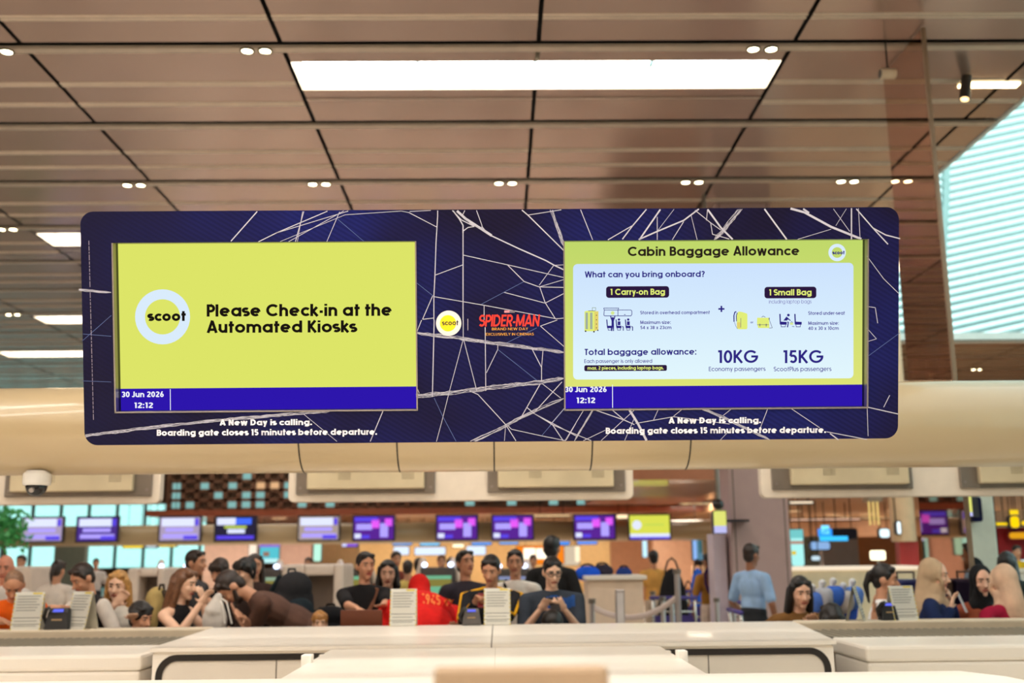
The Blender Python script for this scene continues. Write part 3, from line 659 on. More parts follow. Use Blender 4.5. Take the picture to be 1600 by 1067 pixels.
for px, py in ((1552, 606), (1540, 571)): 
    twin(atz(px, py, HC).x, row(13 if py > 600 else 10), 'distant twin downlight right of the mirror panel, above the beam' if py > 600 else 'twin downlight at the far edge of the skylight')
# ---- walls, floor
floor_m = pbr('floor_stone', (218, 210, 198), .3, var=.1, scale=.8, spec=.5)
m = MB(); m.box(-34, 17, -11, 66, -.1, 0); struct(m.build('floor', floor_m))
wall_m = pbr('wall_paint', (190, 172, 150), .6)
m = MB(); m.box(-34, 17, -11.2, -11, 0, HC+.3); struct(m.build('wall_front', wall_m))
m = MB(); m.box(-34.2, -34, -11, 66, 0, HC+.3); struct(m.build('wall_left', pbr('wall_taupe', (150, 120, 100), .6)))
# far wall: solid on the right, a glazed bay on the left
YW = 62.0
xg = at(320, 860, YW).x
m = MB(); m.box(xg, 17, YW, YW+.3, 0, HC+.3); m.box(-34, xg, YW, YW+.3, 0, .9); m.box(-34, xg, YW, YW+.3, 4.55, HC+.3); struct(m.build('wall_back', pbr('wall_sand', (168, 128, 98), .6)))
glass_m = pbr('teal_glass', (170, 214, 210), .05)
def glassy(m):
    b = m.node_tree.nodes['Principled BSDF']; b.inputs['Transmission Weight'].default_value = 1.0; b.inputs['IOR'].default_value = 1.05; b.inputs['Roughness'].default_value = 0
glassy(glass_m)
clear_m = pbr('clear_glass', (228, 246, 244), .05); glassy(clear_m)
mul_m = pbr('mullion_white', (226, 232, 228), .4); mul_d = pbr('mullion_dark', (96, 108, 104), .5)
m = MB(); m.box(-34, xg, YW+.1, YW+.14, .9, 4.55); m.mat(1)
random.seed(11)
x = -33.0
while x < xg:
    m.box(x-.06, x+.06, YW-.05, YW+.25, .9, 4.55); x += 1.6
for z in (.9, 2.2, 4.5): m.box(-34, xg, YW-.04, YW+.2, z, z+.07)
o = struct(m.build('window_1', [glass_m, mul_m]))
# right: glazed wall out of view, set close to throw daylight on the ceiling
m = MB(); m.box(11.0, 11.04, -10.8, 19.8, .25, 6.1); m.mat(1)
for i in range(16): m.box(10.95, 11.1, -10.6+i*2-.04, -10.6+i*2+.04, .25, 6.1)
for z in (.2, 2.8, 6.05): m.box(10.95, 11.1, -10.8, 19.8, z, z+.08)
struct(m.build('window_2', [clear_m, mul_m]))
m = MB(); m.box(16.8, 17.1, 20, 66, 0, HC+.3); m.box(11.0, 17.1, 19.85, 20, 0, HC+.1); m.box(11.0, 11.2, -11, 19.8, 0, .2);  struct(m.build('wall_right', wall_m))
# skylight: upstand round the opening and a steel diagrid of glass beyond it
up_m = pbr('skylight_upstand', (214, 222, 216), .5)
m = MB(); m.box(OPX-.02, OPX+.03, OPY0, OPY1, HC-.02, HC+.14); m.box(OPX, 16.9, OPY1, OPY1+.06, HC-.02, HC+.14); m.box(OPX, 16.9, OPY0-.06, OPY0, HC-.02, HC+.14); struct(m.build('trim_1', up_m))
m = MB(); YS = 27.0
A, B_ = 2.0, 26.0
m.box(A, B_, YS+.3, YS+.34, HC+.3, 26.0); m.mat(1)
rib = lambda p, q, r: m.cyl(p, q, r, r, 6)
for i in range(9): 
    xx = A+1.2+i*2.6; pts = [(xx+1.2*sin((z-5)/6), YS, z) for z in range(7, 27, 2)]
    for p, q in zip(pts, pts[1:]): rib(p, q, .1)
for i in range(100):
    z0 = HC-4+i*.215
    k0 = max(0, (HC+.3-z0)/5.2)
    if k0 < 1: rib((A+(B_-A)*k0, YS, z0+5.2*k0), (B_, YS, z0+5.2), .06)
struct(m.build('window_3', [clear_m, pbr('diagrid_steel', (164, 202, 200), .5)]))
# ---- the beige beam over the desks and its twin at the next row
beam_m = pbr('beam_beige', (190, 168, 130), .34, .0, var=.04, scale=.5, coat=.3)
def beam(y, xa, xb, zb, r, seams, name, label):
    m = MB(); n = 40; zc = zb+r
    prof = [(y+r*1.0*cos(2*pi*i/n), zc+r*sin(2*pi*i/n)) for i in range(n)]
    m.add([(xa, a, b) for a, b in prof]+[(xb, a, b) for a, b in prof], [(i, (i+1) % n, n+(i+1) % n, n+i) for i in range(n)]+[tuple(range(n)), tuple(range(n, 2*n))])
    m.mat(1)
    for x in seams:
        m.add([(x+dx, y+(r+.001)*cos(2*pi*i/n), zc+(r+.001)*sin(2*pi*i/n)) for dx in (-.004, .004) for i in range(n)], [(i, (i+1) % n, n+(i+1) % n, n+i) for i in range(n)])
    t = thing(name, label, 'beam', ((xa+xb)/2, y, zb)); o = m.build('tube', [beam_m, gap_m], t)
    for p in o.data.polygons: p.use_smooth = len(p.vertices) == 4
    for x in (xa+.3, xb-.3): q = MB(); q.cyl((x, y, 0), (x, y, zb+.03), .09, .09, 20); q.build('post', beam_m, t, smooth=False)
    return t
YBM = 6.1; zb = at(800, 736, YBM).z; zt = at(800, 604, YBM).z
rb = (zt-zb)/2*1.02
seams = [at(px, 700, YBM-rb*.9).x for px in (466, 620, 772, 926, 1080)]
beam(YBM, -6.2, 7.0, zb, rb, seams, 'ceiling_beam', 'thick round beige beam running the full width behind the navy sign')['kind'] = 'thing'
# ================================================================== desks, conveyors and what stands on them
def span(px0, py0, px1, py1, Y):           # x0, x1, z0, z1 of a pixel rectangle on a depth plane
    xm, ym = (px0+px1)/2, (py0+py1)/2
    return at(px0, ym, Y).x, at(px1, ym, Y).x, at(xm, py1, Y).z, at(xm, py0, Y).z
def fbox(mb, px0, py0, px1, py1, Y, depth, z0=None):
    a, b, c, d = span(px0, py0, px1, py1, Y); return mb.box(a, b, Y, Y+depth, c if z0 is None else z0, d)
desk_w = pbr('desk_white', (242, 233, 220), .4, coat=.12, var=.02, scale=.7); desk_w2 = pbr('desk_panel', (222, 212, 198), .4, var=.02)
trim_k = pbr('trim_black', (26, 20, 18), .35); belt_m = pbr('belt_rubber', (140, 130, 112), .6); joint_m = pbr('joint_dark', (90, 82, 74), .7); rim_w = pbr('rim_ivory', (226, 210, 184), .4)
HX0, HX1 = at(236, 1012, 6.3).x, at(1305, 1006, 6.3).x; KX0, KX1 = at(332, 978, 7.95).x, at(1240, 972, 7.95).x
HZ = 1.09
def conveyor(x0, x1, label):
    t = thing('baggage_conveyor', label, 'conveyor', ((x0+x1)/2, 7.2, 0), 0, 'baggage conveyors beside the hood')
    m = MB(); m.box(x0, x1, 7.82, 8.02, .99, 1.093); m.box(x0, x1, 7.9, 8.0, 0, 1.0); m.build('rear_rim', rim_w, t, bevel=.012)
    b = MB(); n = int((x1-x0)/.03)
    for i in range(n):
        xa = x0+(x1-x0)*i/n; b.mat(i % 2).box(xa, xa+(x1-x0)/n, 7.12, 7.8, 1.0, 1.036+(.006 if i % 2 else 0))
    b.build('belt', [pbr('belt_dark', (52, 48, 42), .65), belt_m], t)
    m = MB(); m.box(x0, x1, 6.43, 7.1, .95, 1.042); m.box(x0+.01, x1-.01, 6.436, 7.08, .02, .95); m.build('front_ledge', desk_w, t, bevel=.02)
conveyor(-7.5, min(HX0, KX0)-.006, 'long white baggage conveyor with ribbed belt, on the left of the low hood')
conveyor(max(HX1, KX1)+.006, 6.9, 'long white baggage conveyor with ribbed belt, on the right of the low hood')
hood = thing('machine_hood', 'wide low white machine hood with a black rounded trim line on its front', 'hood', ((HX0+HX1)/2, 6.3, 0))
m = MB(); ft = .018
m.add([(HX0, 6.28, HZ-.002), (HX1, 6.28, HZ-.002), (KX1, 7.95, HZ), (KX0, 7.95, HZ), (HX0, 6.28, HZ-.024), (HX1, 6.28, HZ-.024), (KX1, 7.95, HZ-.05), (KX0, 7.95, HZ-.05)],
      [(0,1,2,3), (7,6,5,4), (0,4,5,1), (1,5,6,2), (2,6,7,3), (3,7,4,0)])
m.mat(1); xm = at(769, 990, 7).x; m.box(xm-.003, xm+.003, 6.279, 7.951, HZ-.03, HZ+.0006)
m.build('top_cover', [desk_w, joint_m], hood)
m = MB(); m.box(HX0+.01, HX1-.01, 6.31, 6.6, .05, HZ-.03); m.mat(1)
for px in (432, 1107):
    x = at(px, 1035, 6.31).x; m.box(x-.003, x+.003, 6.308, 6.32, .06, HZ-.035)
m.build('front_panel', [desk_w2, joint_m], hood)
o_ = rrect(HX0+.03, .1, HX1-.03, HZ-.04, .12, 8); i_ = rrect(HX0+.068, .14, HX1-.068, HZ-.077, .085, 8)
vs, fs = fill2d(o_, [i_]); m = MB(); m.add([(a, 6.302, b) for a, b in vs], fs)
for L_ in (o_, i_):
    k = len(L_); m.add([(a, 6.302, b) for a, b in L_]+[(a, 6.311, b) for a, b in L_], [(q, (q+1) % k, k+(q+1) % k, k+q) for q in range(k)])
m.build('black_trim', trim_k, hood)
o_ = rrect(HX0+.012, .06, HX1-.012, HZ-.026, .02, 3); i_ = rrect(HX0+.0305, .1, HX1-.0305, HZ-.0405, .12, 8)
vs, fs = fill2d(o_, [i_]); m = MB(); m.add([(a, 6.3, b) for a, b in vs], fs); m.build('front_frame', desk_w, hood)
AX0, AX1 = at(517, 1014, 6.27).x, at(1030, 1010, 6.27).x
arm = thing('conveyor_arm', 'smooth white conveyor arm running from the hood towards the near desk', 'conveyor', ((AX0+AX1)/2, 5.2, 0))
m = MB(); m.box(AX0, AX1, 4.25, 6.272, 1.02, 1.071); m.mat(1).box((AX0+AX1)/2-.003, (AX0+AX1)/2+.003, 4.3, 6.272, 1.06, 1.0716); m.build('arm_top', [desk_w, pbr('joint_pale', (200, 188, 172), .6)], arm, bevel=.008)
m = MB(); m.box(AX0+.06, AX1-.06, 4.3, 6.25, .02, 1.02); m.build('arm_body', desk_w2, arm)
for s, px, py in ((-1, 476, 1034), (1, 1062, 1030)):
    p = at(px, py, 5.55); e = AX0 if s < 0 else AX1
    m = MB(); m.box(e-.03 if s < 0 else e-.02, e+.02 if s < 0 else e+.03, 5.5, 5.58, 1.02, 1.11); m.mat(1).cyl((e+s*.005, 5.46, 1.035), (e+s*.035, 5.46, 1.035), .012, .012, 10)
    m.build('latch', [pbr('latch_white', (244, 238, 228), .4), metal_m], arm, bevel=.006)
    m = MB(); m.box(*sorted((e, e+s*.05)), 6.17, 6.22, 1.03, 1.05); m.box(*sorted((e, e+s*.03)), 6.08, 6.12, 1.03, 1.05); m.build('edge_notch', desk_w, arm)
lx1 = at(1500, 1057, 3.28).x; lx2 = at(1570, 1062, 3.1).x; lz = at(800, 1055.5, 3.28).z
m = MB(); m.prism([(-3.4, 3.28), (lx1, 3.28), (lx2+.02, 3.12), (lx2+.06, 2.7), (-3.4, 2.7)], lambda a, b, d: (a, b, d), lz-.05, lz); 
t = thing('near_desk', 'white near desk ledge along the bottom edge, cut off at its right end', 'desk', (-1, 3, 0))
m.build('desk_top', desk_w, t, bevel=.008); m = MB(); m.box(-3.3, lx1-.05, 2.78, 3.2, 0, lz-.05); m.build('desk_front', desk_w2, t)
# tan board close to the camera
tx0, tx1 = at(678, 1050, 1.3).x, at(950, 1050, 1.3).x; tz = at(812, 1041, 1.3).z
t = thing('notice_stand', 'blurred tan board on a post, close to the camera at the bottom', 'notice stand', ((tx0+tx1)/2, 1.3, 0))
tan_m = pbr('tan_board', (160, 134, 106), .6); xm = (tx0+tx1)/2
m = MB(); m.box(tx0, tx1, 1.29, 1.315, tz-.34, tz); m.build('notice_board', tan_m, t, bevel=.006)
m = MB(); m.cyl((xm, 1.33, .02), (xm, 1.33, tz-.1), .015, .015, 14); m.build('post', metal_m, t); m = MB(); m.cyl((xm, 1.33, 0), (xm, 1.33, .025), .14, .13, 24); m.build('base', metal_m, t)
# folded cards and ticket readers on the rear rim
paper = pbr('card_paper', (224, 222, 212), .6, var=.02); inkg = pbr('card_print', (150, 152, 146), .7); inkd = pbr('card_rule', (86, 88, 84), .7); haz = pbr('card_yellow', (224, 200, 70), .6)
RIM = 1.093
def tent(px0, px1, pyt, label, rot=0., w=.205, h=.255):
    p = at((px0+px1)/2, 970, 7.93); t = thing('desk_card', label, 'card', (p.x, 7.93, RIM), rot, 'printed cards on the counter')
    h = at((px0+px1)/2, pyt, 7.93).z-RIM; w = max(.19, at(px1, 950, 7.93).x-at(px0, 950, 7.93).x) if abs(rot) < .5 else w
    sl = .06
    for s, nm in ((-1, 'front_leaf'), (1, 'rear_leaf')):
        fn = lambda a, b, d=0., s=s: V((a, s*(sl*(1-b/h)+.002+d), b))
        m = MB(); m.add([fn(-w/2, 0), fn(w/2, 0), fn(w/2, h), fn(-w/2, h)], [(0,1,2,3)]); m.add([fn(-w/2, 0, -.003), fn(w/2, 0, -.003), fn(w/2, h, -.003), fn(-w/2, h, -.003)], [(0,1,2,3)])
        if s < 0:
            R_ = lambda x0, x1, z0, z1: m.add([fn(x0, z0, .0008), fn(x1, z0, .0008), fn(x1, z1, .0008), fn(x0, z1, .0008)], [(0,1,2,3)])
            m.mat(1)
            for k_ in range(6): R_(-w*.4, w*(.38-.06*(k_ % 3)), h*(.9-.075*k_)-.006, h*(.9-.075*k_))
            for k_ in range(2): R_(-w*.4, w*.36, h*(.24-.13*k_)-.005, h*(.24-.13*k_))
            m.mat(2); R_(-w*.46, w*.46, h*.31, h*.325); R_(-w*.46, w*.46, h*.14, h*.155)
            m.mat(3)
            for k_ in range(9):
                for sx in (-1, 1): R_(*sorted((sx*w*.47, sx*w*.5)), h*(k_/9), h*(k_/9+.06))
            R_(w*.1, w*.42, h*.94, h*.985)
        m.build(nm, [paper, inkg, inkd, haz], t, local=True)
tent(22, 67, 925, 'printed white card on the counter beside the man in orange', .06)
tent(110, 146, 924, 'printed white card standing between the black reader and the blonde woman', -.5)
tent(610, 651, 920, 'printed white card in front of the red jacket')
tent(757, 797, 919, 'printed white card in front of the black and yellow jacket')
tent(1325, 1350, 916, 'narrow white card seen nearly edge on, right of the low black-haired head', 1.15, .2)
tent(1398, 1423, 915, 'pale printed card between the white-shirted woman and the beige headscarf', .15)
rd_k = pbr('reader_black', (30, 30, 32), .4); rd_g = pbr('reader_grey', (86, 80, 76), .4)
def reader(px0, px1, pyt, mat, label):
    p = at((px0+px1)/2, 970, 7.9); t = thing('ticket_reader', label, 'ticket reader', (p.x, 7.9, RIM), 0, 'ticket readers on the counter')
    w = at(px1, 950, 7.9).x-at(px0, 950, 7.9).x; h = at((px0+px1)/2, pyt, 7.9).z-RIM
    m = MB(); m.prism([(-.045, 0), (.06, 0), (.04, h), (.0, h), (-.02, h*.8)], lambda a, b, d: V((d*(1-.25*b/h), a, b)), -w/2, w/2); m.build('case', mat, t, local=True, bevel=.006)
    sl = lambda x, b, o=.002: V((x, -.045+.025*b/(h*.8)-o, b))
    m = MB(); m.add([V((-w*.22, -.0205, h*.82)), V((w*.22, -.0205, h*.82)), V((w*.2, -.004, h*.96)), V((-w*.2, -.004, h*.96))], [(0,1,2,3)])
    for v_ in m.v: v_.y -= .004; 
    m.build('display', emit('reader_glow', (110, 120, 255), 1.0), t, local=True)
    m = MB(); m.add([sl(-w*.22, h*.42), sl(w*.2, h*.42), sl(w*.2, h*.5), sl(-w*.22, h*.5)], [(0,1,2,3)]); m.build('badge', pbr('reader_badge', (170, 140, 100), .5), t, local=True)
    m = MB(); m.tube([V((-w*.5, .02, h*.2)), V((-w*.62, .01, h*.6)), V((-w*.45, -.03, h*.95)), V((-w*.3, -.05, h*1.02))], .014); m.build('handset', pbr('reader_arm', (40, 38, 38), .4), t, local=True)
reader(72, 111, 950, rd_k, 'black ticket reader with blue display between the two left cards')
reader(722, 752, 951, rd_g, 'grey ticket reader with blue display left of a white card')
reader(1376, 1402, 941, rd_k, 'black ticket reader with blue display below the white-shirted woman')
# ================================================================== the people
def skin_mat(n, rgb): 
    m = pbr('skin_'+n, rgb, .5, var=.05, scale=14); m.node_tree.nodes['Principled BSDF'].inputs['Subsurface Weight'].default_value = 0.0; return m
SK = {k: skin_mat(k, c) for k, c in dict(light=(226, 176, 148), tan=(206, 150, 118), pink=(232, 158, 130), brown=(160, 106, 78), fair=(236, 190, 160)).items()}
def hair_m(n, rgb): return pbr('hair_'+n, rgb, .45, var=.35, scale=60, bump=.4)
HM = {k: hair_m(k, c) for k, c in dict(black=(24, 20, 20), dark=(44, 30, 24), brown=(104, 66, 40), blonde=(186, 138, 78), stubble=(132, 98, 74), sandy=(170, 118, 62)).items()}
def cloth(rgb): return pbr('cloth_%d_%d_%d' % rgb, rgb, .85, var=.14, scale=9, bump=.15, spec=.2)
eye_w = pbr('eye_white', (188, 168, 152), .3); eye_d = pbr('eye_dark', (28, 18, 14), .25); lip = pbr('lips', (164, 84, 76), .5)
SIZES = []
def person(label, head, Y, rot=0, lean=0, hp=0, hyaw=0, R_=None, L_=None, skin='tan', shirt=(40, 40, 44), sleeve='short', sleeve_col=None, hair=('short', 'black'),
           legs=(44, 44, 50), wide=1.0, vox=.0095, beard=False, glasses=False, stripes=None, strap=None, face=True, group='people at the counter', elbR=None, elbL=None, scarf=None, hood=None, size=None, tucked=False, puff=False):
    rl = R(lean); P = at(head[0], head[1], Y)
    PEL = V((0, 0, .95)); Rt = M4.Rotation(rl, 3, 'X')
    tt = lambda p: PEL+Rt @ (V(p)-PEL)
    NB = V((0, .012, 1.445)); Rh = Rt @ M4.Rotation(R(hyaw), 3, 'Z') @ M4.Rotation(R(hp)-rl*.75, 3, 'X')
    HC_ = tt(NB)+Rt @ M4.Rotation((R(hp)-rl*.75)*.6, 3, 'X') @ V((0, -.015, .175))
    th = lambda p: HC_+Rh @ V(p)
    dz = 0.
    if size:                                 # stoops or crouches until a body of this size has its head at the right height
        dz = max(0., min(.62, HC_.z-P.z/size)); PEL = PEL-V((0, 0, dz)); P0_ = V((0, 0, .95)); tt = lambda p: PEL+Rt @ (V(p)-P0_)
        HC_ = HC_-V((0, 0, dz))
    s = P.z/HC_.z; SIZES.append((label, round(s, 2)))
    Rz = M4.Rotation(R(rot), 3, 'Z'); loc = V((P.x, P.y, 0))-Rz @ V((HC_.x*s, HC_.y*s, 0)); loc.z = 0
    root = thing('person', label, 'person', loc, R(rot), group)
    inv = lambda w_: (Rz.transposed() @ (w_-loc))/s
    def fin(mb, name, mats, **k):
        for i in range(len(mb.v)): mb.v[i] = mb.v[i]*s
        return mb.build(name, mats, root, local=True, smooth=True, **k)
    W = wide
    b = MB(); sh = MB()
    # torso, neck, head
    for m_, g in ((b, -.022), (sh, 0)):
        m_.ell(tt((0, 0, 1.27)), (.17*W+g, .118+g, .2), mtx=Rt); m_.ell(tt((0, 0, 1.08)), (.155*W+g, .112*W+g, .18), mtx=Rt); (tucked and m_ is sh) or m_.ell(tt((0, .005, .94)), (.165*W+g, .12+g, .12), mtx=Rt)
    if puff: sh.ell(tt((.02, .05, 1.3)), (.3, .17, .21), mtx=Rt); sh.ell(tt((0, .06, 1.12)), (.27, .16, .2), mtx=Rt)
    tank = sleeve == 'tank'
    for sx in (-1, 1):
        S0, S1 = tt((sx*.03, .012, 1.395)), tt((sx*.16*W, .008, 1.372))
        b.cap(S0, S1, .055, .052)
        if not tank: sh.cap(S0, S1, .068, .066)
        else: sh.cap(tt((sx*.075, -.085, 1.33)), tt((sx*.07, .0, 1.43)), .018, .014); sh.cap(tt((sx*.07, .0, 1.43)), tt((sx*.075, .08, 1.33)), .014, .018)
    if not tank: sh.cap(tt((0, .01, 1.36)), tt((0, .012, 1.425)), .075, .06)
    b.cap(tt((0, .012, 1.38)), th((0, .02, -.08)), .056, .05)
    b.ell(th((0, .005, .02)), (.076, .096, .104), 18, 14, Rh); b.ell(th((0, -.02, -.035)), (.061, .072, .085), 16, 12, Rh); b.ell(th((0, -.062, -.103)), (.027, .026, .022), mtx=Rh)
    b.cap(th((0, -.086, .005)), th((0, -.112, -.036)), .008, .013); b.ell(th((0, -.104, -.04)), (.017, .012, .009), mtx=Rh)
    for sx in (-1, 1): (hair[0] in ('scarf', 'hood')) or b.ell(th((sx*.077, .012, -.012)), (.011, .024, .032), mtx=Rh); b.ell(th((sx*.042, -.062, -.03)), (.02, .02, .018), mtx=Rh); b.ell(th((sx*.03, -.076, .03)), (.024, .014, .01), mtx=Rh)
    # legs and feet
    def leg(sx):
        H = V((sx*.085, .01, .9-dz)); A = V((sx*.095, .015+dz*.25, .09)); d = A-H; l = min(d.length, .815); d.normalize(); k = sqrt(max(0., .408**2-(l/2)**2)); f = V((sx*.15, -1, 0)); f = (f-d*f.dot(d)).normalized()
        return H, H+d*(l/2)+f*k, A
    for sx in (-1, 1):
        H, K, A = leg(sx); b.cap(H, K, .068, .05); b.cap(K, A, .048, .036); b.ell(A+V((0, -.065, -.045)), (.038, .11, .035))
    # arms
    def arm(sx, target, hint):
        S = tt((sx*.185*W, .008, 1.365)); la, lb = .285, .255
        if target is None: T_ = tt((sx*.25*W, -.03, .87)); T_ = V((T_.x, T_.y-.05, max(.7, T_.z)))
        elif isinstance(target, tuple) and target[0] == 'l': T_ = V(target[1:])
        else: T_ = inv(target)
        d = T_-S; l = min(d.length, la+lb-.004); d.normalize(); Wp = S+d*l
        a = (la*la-lb*lb+l*l)/(2*l); hgt = sqrt(max(0, la*la-a*a))
        hn = inv(hint)-S if isinstance(hint, V) else V(hint) if hint else V((sx*.5, .25, -1))
        hn = (hn-d*hn.dot(d)).normalized(); E = S+d*a+hn*hgt
        b.cap(S, E, .046, .038); b.cap(E, Wp, .04, .026)
        f = (Wp-E).normalized(); n = f.cross(V((sx, 0, .2))); n = n.normalized() if n.length > .1 else V((0, -1, 0)); sd = f.cross(n).normalized()
        if sd.x*sx > 0: sd = -sd
        pm = M4((sd, n, f)).transposed()
        b.ell(Wp+f*.048, (.041, .016, .052), mtx=pm)
        for k_, (o, ln) in enumerate(((.033, .062), (.012, .074), (-.011, .07), (-.033, .054))):
            q0 = Wp+f*.085+sd*o; fd = (f+sd*o*3+n*.12).normalized(); q1 = q0+fd*ln*.55; fe = (fd+n*.55).normalized()
            b.cap(q0, q1, .0098, .009, 8); b.cap(q1, q1+fe*ln*.5, .009, .0075, 8)
        t0 = Wp+f*.03+sd*.032; t1 = t0+(sd*.8+f*.7+n*.3).normalized()*.038; b.cap(t0, t1, .012, .01, 8); b.cap(t1, t1+(f+n*.4+sd*.15).normalized()*.028, .01, .008, 8)
        tgt = MB() if sleeve_col else sh
        if sleeve == 'short': tgt.cap(S+V((0,0,.004)), S+(E-S)*.8, .064, .062)
        elif sleeve == 'long': tgt.cap(S, E, .063, .054); tgt.cap(E, E+(Wp-E)*.93, .054, .042)
        if sleeve_col and sleeve in ('short', 'long'): fin(tgt, 'sleeve', cloth(sleeve_col), remesh=vox*1.2, smooth_it=2)
        if stripes:
            st_ = MB(); up = V((0, 0, 1)); o_ = (S-tt((0, .01, 1.3))).normalized()
            st_.cap(tt((sx*.06, -.01, 1.455)), S+o_*.05+up*.02, .016, .016, 8); st_.cap(S+o_*.05+up*.02, E+o_*.05, .016, .016, 8); st_.cap(E+o_*.045, Wp+(E-Wp)*.1+o_*.03, .016, .014, 8)
            fin(st_, 'sleeve_stripe', cloth(stripes))
        return Wp, f
    wr, fr_ = arm(-1, R_, elbR); wl, fl_ = arm(1, L_, elbL)
    fin(b, 'body', SK[skin], remesh=vox/1.0, smooth_it=2)
    fin(sh, 'shirt', cloth(shirt), remesh=vox*1.25, smooth_it=3)
    tr = MB(); tr.ell((0, .005, .93-dz), (.172*W, .128, .11))
    if tucked: tr.ell((0, .005, 1.0-dz), (.165*W, .125, .1))
    for sx in (-1, 1): H, K, A = leg(sx); tr.cap(H, K, .088, .066); tr.cap(K, A, .066, .052)
    fin(tr, 'trousers', cloth(legs), remesh=.016, smooth_it=2)
    for sx in (-1, 1):
        q = MB(); q.ell(leg(sx)[2]+V((0, -.065, -.045)), (.046, .125, .044)); fin(q, 'shoe', cloth((50, 46, 44)))
    # hair / headscarf
    hs, hc = hair; h = MB()
    if hs in ('short', 'long', 'pony', 'mop', 'bob', 'curly'):
        g = 1.1 if hs in ('mop', 'curly') else 1.03
        h.ell(th((0, .016, .04)), (.08*g, .096*g, .09*g), 18, 14, Rh); h.ell(th((0, .05, -.015)), (.068*g, .055, .075), mtx=Rh)
        for sx in (-1, 1): h.ell(th((sx*.035, -.052, .088)), (.04, .028, .022*g), mtx=Rh); h.cap(th((sx*.07, -.025, .05)), th((sx*.074, -.018, -.002)), .014, .008)
        if hs == 'mop':
            for sx in (-1, 0, 1): h.ell(th((sx*.045, -.078, .06)), (.032, .022, .034), mtx=Rh)
            for sx in (-1, 1): h.cap(th((sx*.082, -.01, .05)), th((sx*.085, .01, -.04)), .022, .014)
        if hs == 'curly':
            rr = random.Random(len(label))
            for _ in range(60):
                a, e = rr.uniform(0, 2*pi), rr.uniform(.05, 1.5); d = V((cos(a)*cos(e)*.085, sin(a)*cos(e)*.1+.02, sin(e)*.1+.03))
                if d.y < -.05 and d.z < .07: continue
                h.ell(th(d), (.02, .02, .02), 8, 6)
        if hs in ('long', 'bob'):
            dn = -.3 if hs == 'long' else -.12; up = V((0, 0, 1))
            body_up = Rt @ V((0, 0, 1))
            def low(x, y, z): q = th((x, y, -.03)); return q+body_up*(z+.03)
            for sx in (-1, 1):
                h.cap(th((sx*.07, .0, .05)), th((sx*.082, .01, -.05)), .028, .03); h.cap(th((sx*.082, .01, -.05)), low(sx*.1, .0, dn), .032, .024)
                h.cap(th((sx*.05, .06, .0)), low(sx*.075, .075, dn-.02), .05, .036)
            h.cap(th((0, .07, .02)), low(0, .1, dn-.04), .07, .045)
        if hs == 'pony':
            h.ell(th((0, .115, .035)), (.03, .03, .03), mtx=Rh); h.cap(th((0, .125, .03)), th((0, .15, -.06)), .028, .026); h.cap(th((0, .15, -.06)), th((0, .12, -.2)), .026, .01)
        fin(h, 'hair', HM[hc], remesh=vox, smooth_it=1)
    elif hs == 'shaved':
        h.ell(th((0, .014, .03)), (.0775, .0965, .1), 18, 14, Rh); fin(h, 'hair', HM[hc], remesh=vox, smooth_it=2)
    elif hs == 'scarf':
        h.ell(th((0, .034, .025)), (.094, .1, .118), 18, 14, Rh)
        for k_ in range(9):                       # the wrap round the face
            a = R(-60+300*k_/8*1.0); a2 = R(-60+300*(k_+1)/8)
        n_ = 18; ringp = [th((.074*cos(2*pi*i/n_), -.042-.018*sin(2*pi*i/n_)*0-.02*(1 if sin(2*pi*i/n_) < -.3 else 0), -.012+.108*sin(2*pi*i/n_))) for i in range(n_)]
        for i in range(n_): h.cap(ringp[i], ringp[(i+1) % n_], .016, .016, 8)
        h.cap(th((0, .0, -.11)), tt((0, .005, 1.4)), .082, .098); h.cap(th((0, .06, -.02)), tt((0, .06, 1.35)), .08, .1)
        for sx in (-1, 1): h.cap(tt((sx*.04, -.0, 1.42)), tt((sx*.11, .0, 1.385)), .08, .05)
        h.cap(tt((.02, -.06, 1.4)), tt((.04, -.11, 1.28)), .07, .045, flat=.6)
        fin(h, 'headscarf', cloth(scarf), remesh=vox, smooth_it=3)
    elif hs == 'hood':
        h.ell(th((0, .02, .015)), (.096, .108, .118), 18, 14, Rh); h.cap(th((0, .04, -.05)), tt((0, .03, 1.38)), .1, .14); fin(h, 'hood', cloth(shirt), remesh=vox*1.2, smooth_it=3)
    if beard:
        q = MB(); q.ell(th((0, -.045, -.095)), (.05, .045, .035), mtx=Rh)
        for sx in (-1, 1): q.cap(th((sx*.064, -.01, -.03)), th((sx*.045, -.05, -.085)), .016, .022)
        q.cap(th((-.022, -.094, -.056)), th((.022, -.094, -.056)), .006); fin(q, 'beard', HM['dark'], remesh=vox*.9, smooth_it=1)
    if face:
        for sx in (-1, 1):
            q = MB(); q.ell(th((sx*.031, -.079, .006)), (.012, .008, .0065), mtx=Rh); q.mat(1).ell(th((sx*.031, -.0845, .006)), (.0065, .005, .0065), 10, 8, Rh); fin(q, 'eye', [eye_w, eye_d])
            q = MB(); q.cap(th((sx*.015, -.09, .026)), th((sx*.046, -.078, .028)), .0055, .004, 8); fin(q, 'eyebrow', HM['black'] if hc in ('black', None) else HM['dark'])
        q = MB(); q.cap(th((-.02, -.087, -.068)), th((.02, -.087, -.068)), .0065, .0065, 8); fin(q, 'mouth', lip)
    if glasses:
        q = MB()
        for sx in (-1, 1):
            n_ = 14; pts = [th((sx*.033+.024*cos(2*pi*i/n_), -.097, .003+.018*sin(2*pi*i/n_))) for i in range(n_+1)]
            for i in range(n_): q.cyl(pts[i], pts[i+1], .0032, .0032, 6)
            q.cyl(th((sx*.057, -.095, .008)), th((sx*.08, .01, .008)), .003, .003, 6)
        q.cyl(th((-.01, -.1, .006)), th((.01, -.1, .006)), .003, .003, 6); fin(q, 'glasses', pbr('glasses_black', (18, 18, 20), .3))
